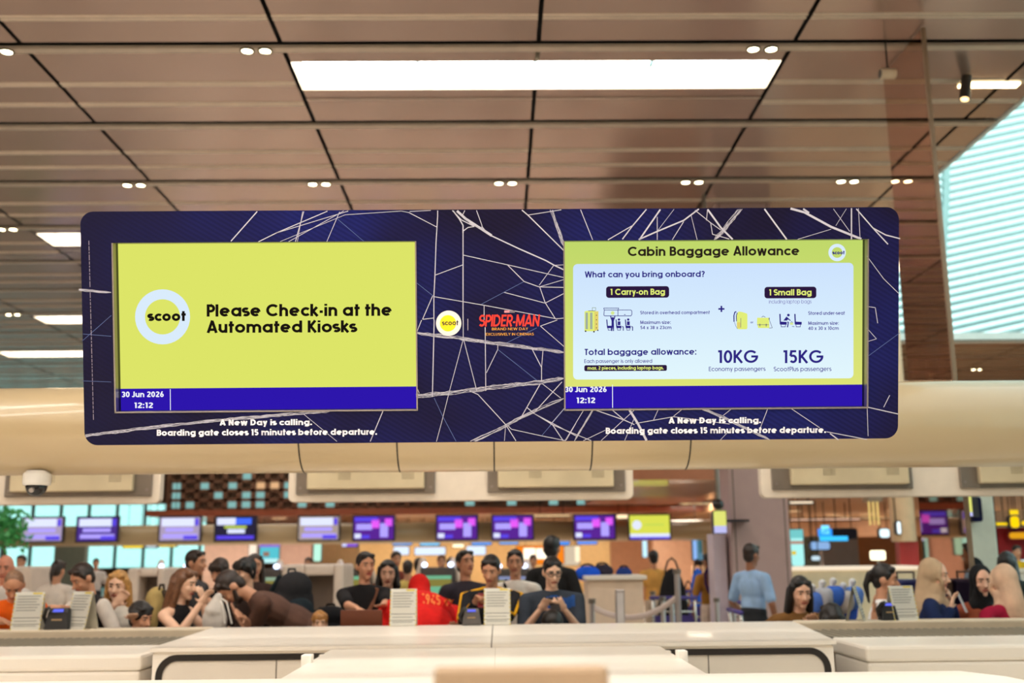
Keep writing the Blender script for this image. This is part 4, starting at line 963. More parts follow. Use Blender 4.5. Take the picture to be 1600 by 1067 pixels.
    if strap:
        q = MB(); a = strap[1]
        pts = [tt((a*.11, .1, 1.28)), tt((a*.1, .04, 1.447)), tt((a*.09, -.06, 1.41)), tt((a*.02, -.128, 1.28)), tt((-a*.1*W, -.125, 1.08)), tt((-a*.17*W, -.06, .95))]
        for p_, q_ in zip(pts, pts[1:]): q.cap(p_, q_, .02, .02, 8, flat=.5)
        fin(q, 'bag_strap', cloth(strap[0]))
    return root, dict(s=s, inv=inv, wr=loc+Rz @ (wr*s), wl=loc+Rz @ (wl*s), tt=lambda p: loc+Rz @ (tt(p)*s), th=lambda p: loc+Rz @ (th(p)*s))
A_ = at
person('shaved-headed man in an orange t-shirt looking down at the counter', (22, 914), 8.35, 18, 26, 34, 0, R_=A_(8, 972, 8.02), L_=A_(40, 968, 8.05), skin='tan', shirt=(236, 104, 24), hair=('shaved', 'stubble'), wide=1.12)
person('bald pink-faced man standing behind the man in orange', (8, 888), 9.7, 10, 0, 5, skin='pink', shirt=(232, 226, 220), hair=('bald', None))
person('woman in a white top seen from behind with a dark ponytail', (91, 891), 12.5, 172, 0, 8, skin='tan', shirt=(232, 222, 212), hair=('pony', 'dark'), legs=(36, 34, 36), vox=.013, face=False, group='people in the hall')
person('small distant person in a sand-coloured top, left of the dark ponytail', (62, 907), 14.0, -30, 0, 0, skin='tan', shirt=(214, 190, 150), hair=('short', 'dark'), vox=.018, group='people in the hall')
person('dark-haired man looking down to the left, behind the second white card', (129, 903), 8.5, -38, 14, 26, 0, R_=A_(86, 950, 8.1), skin='tan', shirt=(34, 31, 33), sleeve_col=(206, 196, 186), hair=('short', 'dark'), wide=.95)
person('blonde long-haired woman resting her chin on her hand', (184, 915), 8.8, 8, 20, 2, -6, R_=A_(179, 945, 8.6), elbR=A_(162, 978, 8.4), L_=A_(205, 968, 8.1), skin='fair', shirt=(228, 220, 208), hair=('long', 'blonde'), size=.95)
person('dark curly head, only the hair and brow showing, crouching left of the tan backpack', (220, 966), 8.42, 60, 0, 10, size=.9, skin='tan', shirt=(60, 60, 66), hair=('curly', 'black'), vox=.011)
person('brown-haired woman in a black tank top facing right with her back half turned', (289, 912), 8.6, 72, 14, 6, 0, R_=A_(312, 945, 8.35), L_=A_(318, 944, 8.6), skin='fair', shirt=(28, 25, 26), sleeve='tank', hair=('long', 'brown'), size=.95)
person('short-haired man with a greying nape standing behind the brown-haired woman', (306, 879), 10.2, 78, 0, 0, skin='tan', shirt=(72, 70, 72), hair=('short', 'dark'))
person('dark-haired man in black looking down, behind the bending bearded man', (343, 893), 9.8, -15, 6, 16, 0, R_=A_(324, 936, 9.4), skin='tan', shirt=(30, 28, 30), hair=('mop', 'dark'))
person('young man with a black mop of hair turned to the left', (383, 893), 9.25, -42, 4, 8, 0, skin='fair', shirt=(58, 44, 40), hair=('mop', 'black'))
person('dark-haired person standing close behind the young man with mop hair', (398, 884), 10.6, 20, 0, 0, 0, skin='tan', shirt=(60, 42, 38), hair=('long', 'dark'))
person('bearded man in a brown t-shirt bending low to the left', (361, 917), 8.7, -74, 62, 42, 0, R_=A_(380, 966, 8.5), L_=A_(372, 962, 8.9), skin='tan', shirt=(92, 66, 56), hair=('short', 'dark'), beard=True, wide=1.08, legs=(70, 50, 44))
p13, i13 = person('man in a black t-shirt with a brown strap across his chest', (571, 884), 9.1, 28, 0, 0, 0, L_=A_(594, 962, 8.3), R_=A_(566, 958, 8.4), skin='tan', shirt=(30, 28, 30), hair=('short', 'black'), strap=((120, 78, 58), 1), wide=1.1)
person('dark-haired woman in black beside the man with the brown strap', (606, 896), 9.7, 4, 0, 4, 0, skin='light', shirt=(28, 26, 30), hair=('bob', 'black'), size=.95)
p15, i15 = person('person in a bright red hooded jacket bending over, back to the counter', (655, 922), 9.15, 186, 58, 10, 0, R_=A_(716, 985, 8.6), L_=A_(622, 985, 8.5), skin='tan', shirt=(214, 30, 26), sleeve='long', hair=('hood', None), wide=1.55, face=False, size=1.0, puff=True)
person('man in a charcoal t-shirt looking up to the right', (727, 880), 9.6, 22, 0, -12, 8, skin='tan', shirt=(58, 54, 64), hair=('short', 'black'), wide=1.05)
p17, i17 = person('man in a black jacket with yellow shoulder stripes looking down', (767, 890), 8.6, -6, 8, 18, -6, R_=A_(742, 944, 8.3), L_=A_(768, 946, 8.25), skin='tan', shirt=(28, 27, 30), sleeve='long', hair=('short', 'black'), stripes=(226, 168, 30), wide=1.15)
person('man in a white shirt with a black strap, behind the yellow-striped jacket', (805, 879), 9.7, -14, 0, 0, 10, skin='tan', shirt=(236, 230, 222), hair=('short', 'black'), strap=((34, 32, 34), -1))
person('tall black-haired man in black standing with his back turned', (862, 857), 10.8, 165, 0, 0, 0, skin='tan', shirt=(34, 33, 34), hair=('short', 'black'), face=False)
p20, i20 = person('man with glasses in a dark grey t-shirt looking at his phone', (863, 893), 8.5, 4, 10, 14, 6, R_=A_(843, 954, 8.32), L_=A_(883, 954, 8.32), skin='fair', shirt=(52, 58, 68), hair=('short', 'black'), glasses=True, wide=1.22)
person('black-haired head just showing in front of the man with glasses', (863, 980), 8.2, 180, 0, 0, 0, size=1.0, skin='tan', shirt=(40, 40, 44), hair=('short', 'black'), vox=.011, face=False)
person('distant person in a mustard top standing with back turned behind the rope line', (1021, 872), 16.0, 180, 0, 0, 0, skin='tan', shirt=(226, 172, 92), hair=('short', 'black'), legs=(196, 176, 156), vox=.016, face=False, group='people in the hall')
person('distant person in an olive top and white trousers walking by the trolleys', (1107, 877), 15.0, 200, 0, 0, 0, skin='brown', shirt=(172, 122, 54), hair=('short', 'black'), legs=(228, 208, 192), vox=.016, face=False, group='people in the hall')
person('man in a pale blue shirt walking past the mauve column', (1174, 867), 11.6, 128, 0, 4, 0, L_=('l', .3, -.2, .95), skin='brown', shirt=(158, 190, 228), hair=('short', 'dark'), legs=(46, 48, 52), wide=1.0, vox=.011, face=False, tucked=True, group='people in the hall')
person('woman with long straight black hair and a brown top', (1251, 925), 8.6, 4, 22, 6, 0, size=.97, L_=A_(1270, 968, 8.15), skin='light', shirt=(112, 78, 40), hair=('long', 'black'))
person('low black-haired head beside the woman with long black hair', (1300, 968), 8.25, 180, 0, 0, 0, size=.97, skin='tan', shirt=(40, 40, 44), hair=('bob', 'black'), vox=.011, face=False)
person('woman in a white t-shirt with her black hair tied back, facing right', (1383, 905), 8.7, 68, 8, 4, 0, size=.97, R_=A_(1366, 958, 8.45), skin='tan', shirt=(240, 238, 236), hair=('pony', 'black'), wide=1.06)
p28, i28 = person('woman in a beige headscarf and navy top facing right', (1461, 899), 8.5, 62, 6, 4, 0, size=.97, R_=A_(1485, 952, 8.25), L_=A_(1488, 948, 8.6), skin='fair', shirt=(28, 42, 82), sleeve='long', hair=('scarf', None), scarf=(200, 172, 140), wide=.98)
person('woman in a black headscarf and rust-coloured top facing us', (1534, 908), 8.76, -8, 10, 2, 0, size=.95, skin='light', shirt=(152, 78, 54), sleeve='long', hair=('scarf', None), scarf=(26, 26, 28), wide=.95)
person('person in a black headscarf half hidden behind the rust-coloured top', (1521, 894), 9.8, -40, 0, 4, 0, size=.95, skin='light', shirt=(44, 44, 48), sleeve='long', hair=('scarf', None), scarf=(30, 30, 34))
person('woman in a pale pink headscarf and maroon top seen from behind', (1566, 909), 8.28, -158, 8, 2, 0, size=.97, skin='light', shirt=(168, 26, 62), sleeve='long', hair=('scarf', None), scarf=(222, 188, 160), wide=1.22, face=False)
person('long dark-haired person standing in front of the red shop', (1574, 880), 10.4, 150, 0, 0, 0, skin='tan', shirt=(60, 70, 70), hair=('long', 'black'), face=False)
for lab, hx, hy, Y, sh, hr, rt in (
  ('distant person in an orange top at the far lit counter', 1297, 872, 26, (214, 110, 60), ('short', 'dark'), 0), ('distant person in a dark top beside the orange top', 1311, 869, 26.3, (84, 66, 50), ('short', 'black'), 0),
  ('distant person in a yellow top in front of the red shop wall', 1589, 862, 19.25, (224, 180, 40), ('short', 'black'), 0), ('distant dark-haired person far behind the woman in black', 619, 874, 15.5, (120, 60, 50), ('short', 'dark'), 20),
  ('distant person in a pale yellow top left of the red jacket', 637, 888, 14.2, (216, 190, 110), ('short', 'dark'), 180), ('distant person in a cream top above the red jacket', 655, 884, 15.0, (226, 206, 184), ('short', 'dark'), 160),
  ('distant person in white far behind the red jacket', 690, 878, 17.0, (238, 226, 212), ('short', 'brown'), 10), ('distant person in a brown top near the lit kiosk', 706, 882, 16.0, (150, 100, 84), ('short', 'dark'), 30),
  ('distant dark figure in front of the orange and white shop sign', 833, 876, 20.0, (60, 40, 34), ('short', 'black'), 0), ('distant person by the grey portal left of the rear kiosk', 482, 880, 20.0, (70, 50, 46), ('short', 'black'), 0),
  ('distant person near the plant at the far left', 33, 878, 18.0, (90, 80, 84), ('short', 'dark'), 0), ('distant dark-haired person by the teal windows', 150, 880, 24.0, (200, 190, 184), ('short', 'black'), 20)):
    person(lab, (hx, hy), Y, rt, skin='tan', shirt=sh, hair=hr, vox=.022, face=rt < 90, group='people in the hall')
person('child with sandy hair, only the top showing by the black bags', (500, 974), 8.25, 10, 0, 0, 0, skin='fair', shirt=(200, 180, 150), hair=('curly', 'sandy'), vox=.011)
# lettering across the red jacket's back
jk = [c for c in p15.children if c.name.startswith('shirt')][0]
m = MB(); a0 = at(664, 940, 8.4); sc_ = at(700, 940, 8.4).x-at(668, 940, 8.4).x
letter(m, '1945 RI', a0.x, a0.x+sc_*1.45, a0.z+.045, a0.z-.03, .2, lambda x, y: V((x, 8.3, y+(x-a0.x)*-.12)))
jl = m.build('jacket_lettering', pbr('jacket_orange', (236, 120, 40), .6), p15)
sw = jl.modifiers.new('wrap', 'SHRINKWRAP'); sw.target = jk; sw.wrap_method = 'PROJECT'; sw.use_project_x = False; sw.use_project_y = True; sw.use_negative_direction = True; sw.use_positive_direction = True; sw.offset = .004; sw.wrap_mode = 'ABOVE_SURFACE'
sh20 = [c for c in p20.children if c.name.startswith('shirt')][0]; m = MB(); c0 = at(886, 945, 8.3)
for i in range(8):
    for j in range(3): x = c0.x-.12+i*.028; z = c0.z-.03+j*.028+.012*sin(i); m.add([(x, 8.1, z), (x+.028, 8.1, z), (x+.028, 8.1, z+.028), (x, 8.1, z+.028)], [(0, 1, 2, 3)])
mk = m.build('shirt_print', cloth((40, 78, 140)), p20); sw = mk.modifiers.new('wrap', 'SHRINKWRAP'); sw.target = sh20; sw.wrap_method = 'PROJECT'; sw.use_project_x = False; sw.use_project_y = True; sw.use_negative_direction = True; sw.use_positive_direction = True; sw.offset = .004; sw.wrap_mode = 'ABOVE_SURFACE'
# what they hold and carry
def bagpack(px, py, Y, w, h, d, mat, mat2, label, rot=0, name='backpack', strap_mat=None):
    p = at(px, py, Y); t = thing(name, label, 'backpack', (p.x, Y, p.z-h/2), R(rot))
    m = MB(); m.ell((0, 0, h*.45), (w*.5, d*.5, h*.5)); m.ell((0, 0, h*.3), (w*.5, d*.52, h*.34)); m.ell((0, -d*.1, h*.75), (w*.42, d*.4, h*.27)); m.build('pack', mat, t, local=True, remesh=.014, smooth_it=2)
    m = MB(); m.ell((0, -d*.42, h*.34), (w*.38, d*.2, h*.26)); m.build('front_pocket', mat2, t, local=True, remesh=.012, smooth_it=2)
    for sx in (-1, 1):
        m = MB(); pts = [V((sx*w*.2, d*.35, h*.92)), V((sx*w*.28, d*.62, h*.7)), V((sx*w*.3, d*.6, h*.35)), V((sx*w*.3, d*.4, h*.08))]
        for a, b in zip(pts, pts[1:]): m.cap(a, b, .022, .022, 8, flat=.5)
        m.build('shoulder_strap', strap_mat or mat2, t, local=True, smooth=True)
    m = MB(); pts = [V((-.04, d*.1, h*.97)), V((-.03, d*.1, h*1.05)), V((.03, d*.1, h*1.05)), V((.04, d*.1, h*.97))]
    for a, b in zip(pts, pts[1:]): m.cap(a, b, .009, .009, 8)
    m.build('grab_handle', strap_mat or mat2, t, local=True, smooth=True)
    return t
bagpack(247, 958, 8.8, .26, .4, .2, cloth((176, 152, 96)), cloth((60, 50, 40)), 'tan backpack on the back of the brown-haired woman', -100)
bagpack(457, 942, 9.5, .4, .52, .28, cloth((50, 50, 54)), cloth((40, 52, 60)), 'large black backpack behind the bending bearded man', 40)
bagpack(516, 978, 9.8, .42, .34, .3, cloth((30, 30, 34)), cloth((22, 22, 26)), 'black bag on top of luggage left of the man in black', 10)
bagpack(1119, 905, 14.7, .26, .4, .2, cloth((168, 40, 60)), cloth((60, 40, 90)), 'red backpack beside the olive top and white trousers', 60)
p = at(336, 953, 8.35); t = thing('drawstring_bag', 'pale grey drawstring bag hanging beside the bearded man', 'bag', (p.x, 8.35, p.z-.2))
m = MB(); m.ell((0, 0, .12), (.095, .07, .14)); m.cap((0, 0, .2), (.02, 0, .3), .08, .03); m.build('pouch', cloth((206, 198, 190)), t, local=True, remesh=.01, smooth_it=2)
m = MB(); m.tube([V((.02, 0, .3)), V((.06, -.04, .24)), V((.09, -.05, .1))], .006); m.tube([V((.02, 0, .3)), V((.09, -.02, .26)), V((.14, -.04, .1))], .006); m.build('cord', cloth((230, 224, 216)), t, local=True)
p = at(566, 966, 8.3); t = thing('shoulder_bag', 'brown leather bag at the hip of the man with the brown strap', 'bag', (p.x, 8.3, p.z-.14)); m = MB(); m.box(-.15, .15, -.05, .05, 0, .2); m.build('bag_body', pbr('leather', (132, 70, 40), .45), t, local=True, bevel=.03); m = MB(); m.box(-.155, .155, -.06, -.05, .08, .205); m.build('flap', pbr('leather_dark', (112, 58, 34), .45), t, local=True, bevel=.004)
def phone(pos, rot, tilt, rgb, label, name='phone'):
    t = thing(name, label, 'phone', pos, R(rot)); q = M4.Rotation(R(tilt), 4, 'X'); m = MB(); m.obox(q, .075, .009, .155); m.build('phone_case', pbr('phone_%d' % rgb[0], rgb, .3), t, local=True, bevel=.003); m = MB(); m.obox(q @ M4.Translation((0, .0052, 0)), .066, .001, .14); m.build('phone_screen', emit('phone_glow', (150, 160, 210), .8), t, local=True)
phone(i20['wr']+V((.11, -.05, .05)), 10, -55, (32, 32, 36), 'dark phone in the hands of the man with glasses')
phone(i17['wr']+V((.06, -.06, .03)), 0, -50, (120, 40, 44), 'reddish phone held by the man in the yellow-striped jacket')
phone(i28['wl']+V((.07, -.03, .03)), 60, -20, (226, 228, 228), 'pale phone in the hand of the woman in the beige headscarf')
print('SIZES', [x for x in SIZES if not .88 < x[1] < 1.1])
# ================================================================== hanging things over the desks
pan_w = pbr('sign_back_white', (236, 222, 204), .45); frame_g = pbr('housing_grey', (132, 122, 112), .35, .5); box_b = pbr('housing_beige', (206, 190, 156), .45); grl = pbr('grille_dots', (150, 138, 114), .6)
def signback(x0, x1, frames, label):
    Y = 8.6; zb_ = at(720, 782.5, Y).z; zt_ = zb_+.8
    t = thing('hanging_sign', label, 'sign', ((x0+x1)/2, Y, zb_), 0, 'backs of the signs across the desks')
    m = MB(); p = rrect(x0, zb_, x1, zt_, .05, 6); m.prism(p, lambda a, b, d: (a, d, b), Y, Y+.1); m.build('board', pan_w, t, bevel=.01)
    for fx in (x0+.5, x1-.5): m = MB(); m.cyl((fx, Y+.02, zb_+.4), (fx, YBM+rb+.004, zb+rb), .03, .03, 10); m.build('mounting_arm', frame_g, t)
    for f0, f1, b0, b1 in frames:
        zf = at(720, 770.5, Y).z; zbx = at(720, 766.5, Y).z
        m = MB(); m.box(f0, f1, Y-.03, Y, zf, zf+.55); fr = m.build('screen_housing', frame_g, t, bevel=.008)
        m = MB(); m.box(b0, b1, Y-.1, Y-.03, zbx+.015, zf+.5); m.build('cover', box_b, fr, bevel=.012)
        w_ = b1-b0
        for k_ in (.33, .87):
            m = MB()
            for i in range(7):
                for j in range(7): c = b0+w_*(k_-.06)+i*.0145; z = zbx+.09+j*.0145; m.box(c, c+.008, Y-.1025, Y-.1, z, z+.008)
            m.build('speaker_grille', grl, fr)
        for fx in (f0+.035, f1-.035): m = MB(); m.cyl((fx, Y-.03, zf+.05), (fx, Y-.036, zf+.05), .012, .012, 10); m.build('screw', metal_m, fr)
xx = lambda px: at(px, 770, 8.6).x
UN = xx(680)-xx(463)
signback(xx(450), xx(990), [(xx(463), xx(680), xx(482), xx(664)), (xx(762), xx(977), xx(778), xx(958))], 'white sign back with two beige screen housings, under the middle of the beam')
signback(xx(-290), xx(250), [(xx(9), xx(238), xx(22), xx(212)), (xx(-275), xx(-60), xx(-260), xx(-80))], 'white sign back with beige screen housing at the left edge, behind the dome camera')
signback(xx(1190), xx(1732), [(xx(1206), xx(1426), xx(1233), xx(1416)), (xx(1500), xx(1718), xx(1526), xx(1702))], 'white sign back with two beige screen housings at the right, over the headscarves')
p = at(44, 738, 5.9); t = thing('dome_camera', 'white and black dome security camera under the left of the beige beam', 'camera', (p.x, 6.02, zb-.11))
cz = zb
m = MB(); m.lathe([(.055, cz+.02), (.075, cz-.0), (.075, cz-.05), (.07, cz-.062), (.03, cz-.062)], (p.x, 6.02, 0), 24); m.build('housing', pbr('camera_white', (232, 228, 220), .35), t, smooth=False)
m = MB(); m.ell((p.x, 6.02, cz-.064), (.058, .058, .06), 20, 14); m.build('dome', pbr('camera_dome', (16, 16, 18), .08), t, smooth=True)
m = MB(); m.cyl((p.x, 5.975, cz-.085), (p.x, 5.955, cz-.092), .014, .014, 12); m.build('lens', metal_m, t)
# mirror panel at the right, floor to ceiling
mir = pbr('bronze_mirror', (190, 160, 138), .02, 1.0, var=.01)
mx = at(1513, 863, 8.95).x; my0, my1 = 8.95, 9.92
t = thing('mirror_panel', 'tall bronze mirror panel standing right of the navy sign, reflecting the hall', 'mirror', (mx, my0, 0))
m = MB(); m.box(mx, mx+.02, my0, my1, .02, HC-.02); m.build('glass_face', mir, t)
m = MB(); m.box(mx-.004, mx+.03, my0-.03, my0, 0, HC-.02); m.build('edge_strip', pbr('panel_edge', (150, 128, 106), .35, .5), t)
# pendant loudspeaker
def pend(px, py, Y, label):
    p = at(px, py, Y); t = thing('pendant_speaker', label, 'speaker', (p.x, Y, p.z-.07))
    m = MB(); m.cyl((0, 0, .1), (0, 0, HC-p.z+.06), .008, .008, 8); m.build('rod', gap_m, t, local=True)
    m = MB(); m.cyl((-.07, 0, .05), (.07, 0, .05), .05, .05, 20); m.build('speaker_body', pbr('speaker_beige', (214, 196, 168), .5), t, local=True, bevel=.006)
    m = MB(); m.cyl((-.075, 0, .05), (-.07, 0, .05), .04, .04, 16); m.build('speaker_front', pbr('speaker_dark', (60, 54, 48), .6), t, local=True)
pend(1387, 112, 9.2, 'small beige pendant speaker hanging from the ceiling beside the mirror panel')
p = at(1507, 144, 8.7); q = atz(1510, 118, HC)
t = thing('spotlight', 'dark angled spotlight on the ceiling right of the mirror panel', 'spotlight', (q.x, q.y, HC-.012))
m = MB(); m.cyl((q.x, q.y, HC-.01), (q.x-.05, q.y-.02, HC-.26), .05, .055, 16); m.build('spot_body', pbr('spot_dark', (70, 66, 62), .4, .5), t)
m = MB(); m.cyl((q.x-.0505, q.y-.0202, HC-.262), (q.x-.052, q.y-.021, HC-.267), .04, .04, 14); m.build('lens', emit('spot_glow', (255, 214, 150), 3), t)
q2 = atz(1545, 130, HC); t = thing('ceiling_spot', 'glowing square ceiling lamp washing the ceiling at the skylight edge', 'ceiling light', (q2.x, q2.y, HC-.05))
m = MB(); m.box(q2.x-.3, q2.x+.3, q2.y-.05, q2.y+.05, HC-.03, HC-.012); m.build('lamp_strip', emit('warm_strip', (255, 226, 170), 10), t); m = MB(); m.box(q2.x-.32, q2.x+.32, q2.y-.07, q2.y+.07, HC-.012, HC-.001); m.build('lamp_base', chan_m, t)
# ================================================================== the next check-in row
YB2 = 28.0; zb2 = at(700, 848, YB2).z; r2 = (at(700, 816, YB2).z-zb2)/2
bx = at(1120, 830, YB2).x
o = beam(YB2, -24, bx, zb2, r2, [], 'ceiling_beam', 'distant beige beam behind the row of small screens'); o['kind'] = 'thing'
red_s = pbr('soffit_red_brown', (164, 84, 58), .38, coat=.5); soff = pbr('soffit_bronze', (180, 116, 84), .32, .2, coat=.5)
m = MB(); zs = at(600, 803, 30).z; zs1 = at(600, 794, 30).z
xl = at(228, 800, 30).x; xr0 = at(992, 800, 30).x; xr1 = at(1240, 800, 30).x
m.box(xl, xr1, 30, 46, zs, zs1); m.mat(1).box(xl+.1, xr1-.1, 30.1, 45.9, zs-.02, zs)
struct(m.build('trim_2', [red_s, soff]))
zr = 2.86; yr = atz(1100, 749, zr).y
m = MB(); m.box(at(985, 760, yr).x, at(1245, 760, yr).x, yr, 29.9, zr, zr+.25); struct(m.build('trim_3', [soff]))
# openwork screen above the red-brown band
m = MB(); zg0, zg1 = zs1, HC
x = xl
lat = pbr('lattice_brown', (122, 88, 66), .5); teal_p = emit('lattice_pane_teal', (150, 205, 200), .8); amb_p = emit('lattice_pane_amber', (240, 190, 140), .9)
lt = thing('lattice_screen', 'brown lattice screen with lit teal and amber gaps above the red-brown band', 'screen', ((xl+xr0)/2, 31, zs1))
x0_, x1_ = xl+.3, xr0
for k_ in range(34): xk = x0_+(x1_-x0_)*k_/33; m.box(xk-.07, xk+.07, 31, 31.1, zs1, HC-.05)
for k_ in range(9): z = zs1+.05+k_*.27; m.box(x0_, x1_, 31, 31.1, z-.045, z+.045)
m.build('lattice', lat, lt)
rr = random.Random(4)
for k_ in range(33):
    for j in range(8):
        if rr.random() < .42:
            m = MB(); mm_ = teal_p if rr.random() < .62 or j < 2 else amb_p; xa = x0_+(x1_-x0_)*k_/33; m.box(xa+.07, xa+(x1_-x0_)/33-.07, 31.12, 31.14, zs1+.1+j*.27, zs1+.28+j*.27); m.build('lit_pane', mm_, lt)
m = MB(); m.box(x0_, x1_, 31.2, 31.3, zs1, HC-.02); m.build('backing_panel', pbr('lattice_back', (120, 92, 74), .6), lt)
# screens hanging on the distant beam
bez = pbr('screen_bezel', (34, 30, 40), .4)
def farscreen(cx, kind, label, wpx=62, y0=806, y1=842, Y=27.4):
    sl = -.0046*(cx-780); a, b, c, d = span(cx-wpx/2, y0+sl, cx+wpx/2, y1+sl, Y); w_, h_ = b-a, d-c
    t = thing('flight_screen', label, 'screen', ((a+b)/2, Y, c), 0, 'screens over the next check-in row')
    m = MB(); m.box(a-.04, b+.04, Y, Y+.1, c-.04, d+.04); m.box((a+b)/2-.05, (a+b)/2+.05, Y+.1, YB2-r2*.995, (c+d)/2-.1, (c+d)/2+.1); m.build('casing', bez, t)
    def blk(m, u0, v0, u1, v1, o=.012): m.add([(a+w_*u0, Y-o, c+h_*v0), (a+w_*u1, Y-o, c+h_*v0), (a+w_*u1, Y-o, c+h_*v1), (a+w_*u0, Y-o, c+h_*v1)], [(0,1,2,3)])
    bgc = dict(pale=(176, 160, 190), dark=(78, 52, 140), blue=(44, 40, 62), pale2=(176, 158, 150), purple=(92, 40, 150), yellow=(222, 226, 84))[kind]
    m = MB(); blk(m, 0, 0, 1, 1, .006); pic = m.build('picture', emit('far_%s' % kind, bgc), t)
    m = MB(); mats = [emit('far_ice', (222, 228, 255), 1.1), emit('far_lilac', (176, 160, 255), 1.1), emit('far_azure', (70, 110, 255), 1.1), emit('far_magenta', (226, 90, 240), 1.1), emit('far_lime', (200, 220, 90)), emit('far_ultra', (90, 70, 225), 1.1)]
    if kind in ('pale', 'dark', 'pale2'):
        m.mat(0); blk(m, .04, .62, .86, .96); m.mat(1); blk(m, .14, .38, .84, .54); blk(m, .08, .1, .94, .28); m.mat(5); blk(m, .6, .04, .96, .2, .016); blk(m, .88, .64, .97, .94)
    elif kind == 'blue':
        m.mat(0); blk(m, .03, .66, .5, .97); m.mat(2); blk(m, .5, .68, .9, .95); m.mat(4); blk(m, .22, .52, .78, .62); m.mat(0); blk(m, .3, .3, .74, .48); m.mat(5); blk(m, .03, .04, .97, .2)
    elif kind == 'purple':
        m.mat(5); blk(m, .02, .78, .6, .97); m.mat(1); blk(m, .06, .42, .46, .68); m.mat(3); blk(m, .44, .5, .64, .86); blk(m, .78, .58, .96, .9); m.mat(1); blk(m, .66, .1, .86, .7); m.mat(0); blk(m, .02, .06, .18, .26); m.mat(5); blk(m, .2, .05, .4, .2)
    else:
        m.mat(0); blk(m, 0, 0, 1, .2); m.mat(5); blk(m, 0, -.03, 1, .06, .016); m.mat(0)
        n_ = 20; m.add([(a+w_*.18+h_*.2*cos(2*pi*i/n_), Y-.014, c+h_*.58+h_*.2*sin(2*pi*i/n_)) for i in range(n_)], [tuple(range(n_))])
        m.mat(4); blk(m, .36, .55, .86, .63)
    m.build('picture_detail', mats, pic)
KS = ['leftmost distant screen in the row, pale with violet text bars', 'second distant screen from the left, violet with pale text bars', 'third distant screen from the left, pale above the yellow signs', 'fourth distant screen from the left, black and blue with a green line', 'fifth distant screen, pale with a beige ground, above the black backpack', 'purple distant screen nearest the man with the brown strap', 'purple distant screen above the charcoal t-shirt, third from the right end', 'purple distant screen above the man with glasses, left of two', 'purple distant screen next to the yellow one', 'yellow distant screen with a white disc at the right end of the row']
for cx, kd, lb in zip((66, 152, 281, 368, 498, 584, 714, 801, 929, 1015), ('pale', 'dark', 'pale', 'blue', 'pale2', 'purple', 'purple', 'purple', 'purple', 'yellow'), KS): farscreen(cx, kd, lb)
# ================================================================== far walls, shops and signs
def wall(px0, py0, px1, py1, Y, rgb, nm, dep=.3, rough=.6):
    m = MB(); a, b, c, d = span(px0, py0, px1, py1, Y); m.box(a, b, Y, Y+dep, 0, d); return struct(m.build(nm, pbr(nm+'_paint', rgb, rough)))
WN = [0]
def part(px0, py0, px1, Y, rgb, dep=.3):
    WN[0] += 1; return wall(px0, py0, px1, 900, Y, rgb, 'wall_partition_%d' % WN[0], dep)
part(318, 843, 402, 34, (206, 176, 164)); part(438, 838, 486, 34, (176, 146, 136)); part(486, 838, 560, 37, (196, 170, 128)); part(560, 838, 960, 44, (206, 172, 120)); part(955, 838, 1022, 36, (190, 142, 110)); part(1022, 836, 1084, 33, (190, 152, 128)); part(1084, 884, 1122, 31, (226, 190, 160))
part(84, 845, 132, 38, (150, 164, 152));
zc_ = 2.62; xs0 = at(1236, 780, 21).x
def litsign(px0, py0, px1, py1, Y, rgb, label, k=1.0, name='lit_sign', cat='sign', back=(60, 56, 60), r=.05, depth=.12, extra=None, group=None):
    a, b, c, d = span(px0, py0, px1, py1, Y); t = thing(name, label, cat, ((a+b)/2, Y, c), 0, group)
    m = MB(); m.prism(rrect(a, c, b, d, r, 3), lambda u, v, q: (u, q, v), Y, Y+depth); m.build('casing', pbr('casing_%d_%d_%d' % back, back, .5), t)
    m = MB(); e = .02; p = rrect(a+e, c+e, b-e, d-e, r, 3); m.add([(u, Y-.006, v) for u, v in p], [tuple(range(len(p)))]); f = m.build('lit_face', emit('glow_%d_%d_%d' % rgb, rgb, k), t)
    if c > 1.0:          # hung from what is above
        top = zs-.02 if (Y > 30 and xl+.1 < a and b < xr1-.1 and d < zs-.04) else zc_ if (a > xs0 and Y > 19.4 and d < zc_) else HC
        for q in (.2, .8): m = MB(); m.cyl((a+(b-a)*q, Y+depth/2, d-.02), (a+(b-a)*q, Y+depth/2, top), .01, .01, 6); m.build('hanger_rod', gap_m, t)
    if extra:
        for (u0, v0, u1, v1, col, kk) in extra:
            m = MB(); m.add([(a+(b-a)*u0, Y-.012, c+(d-c)*v0), (a+(b-a)*u1, Y-.012, c+(d-c)*v0), (a+(b-a)*u1, Y-.012, c+(d-c)*v1), (a+(b-a)*u0, Y-.012, c+(d-c)*v1)], [(0,1,2,3)]); m.build('sign_mark', emit('glow_%d_%d_%d' % col, col, kk), f)
    return t
litsign(191, 845, 225, 857, 30, (255, 220, 30), 'left one of two small yellow lit signs at the left', 1.2); litsign(247, 844, 277, 855, 30, (255, 216, 20), 'right one of two small yellow lit signs at the left', 1.2)
litsign(227, 845, 246, 857, 30.5, (190, 214, 224), 'pale lit sign between the two small yellow signs')
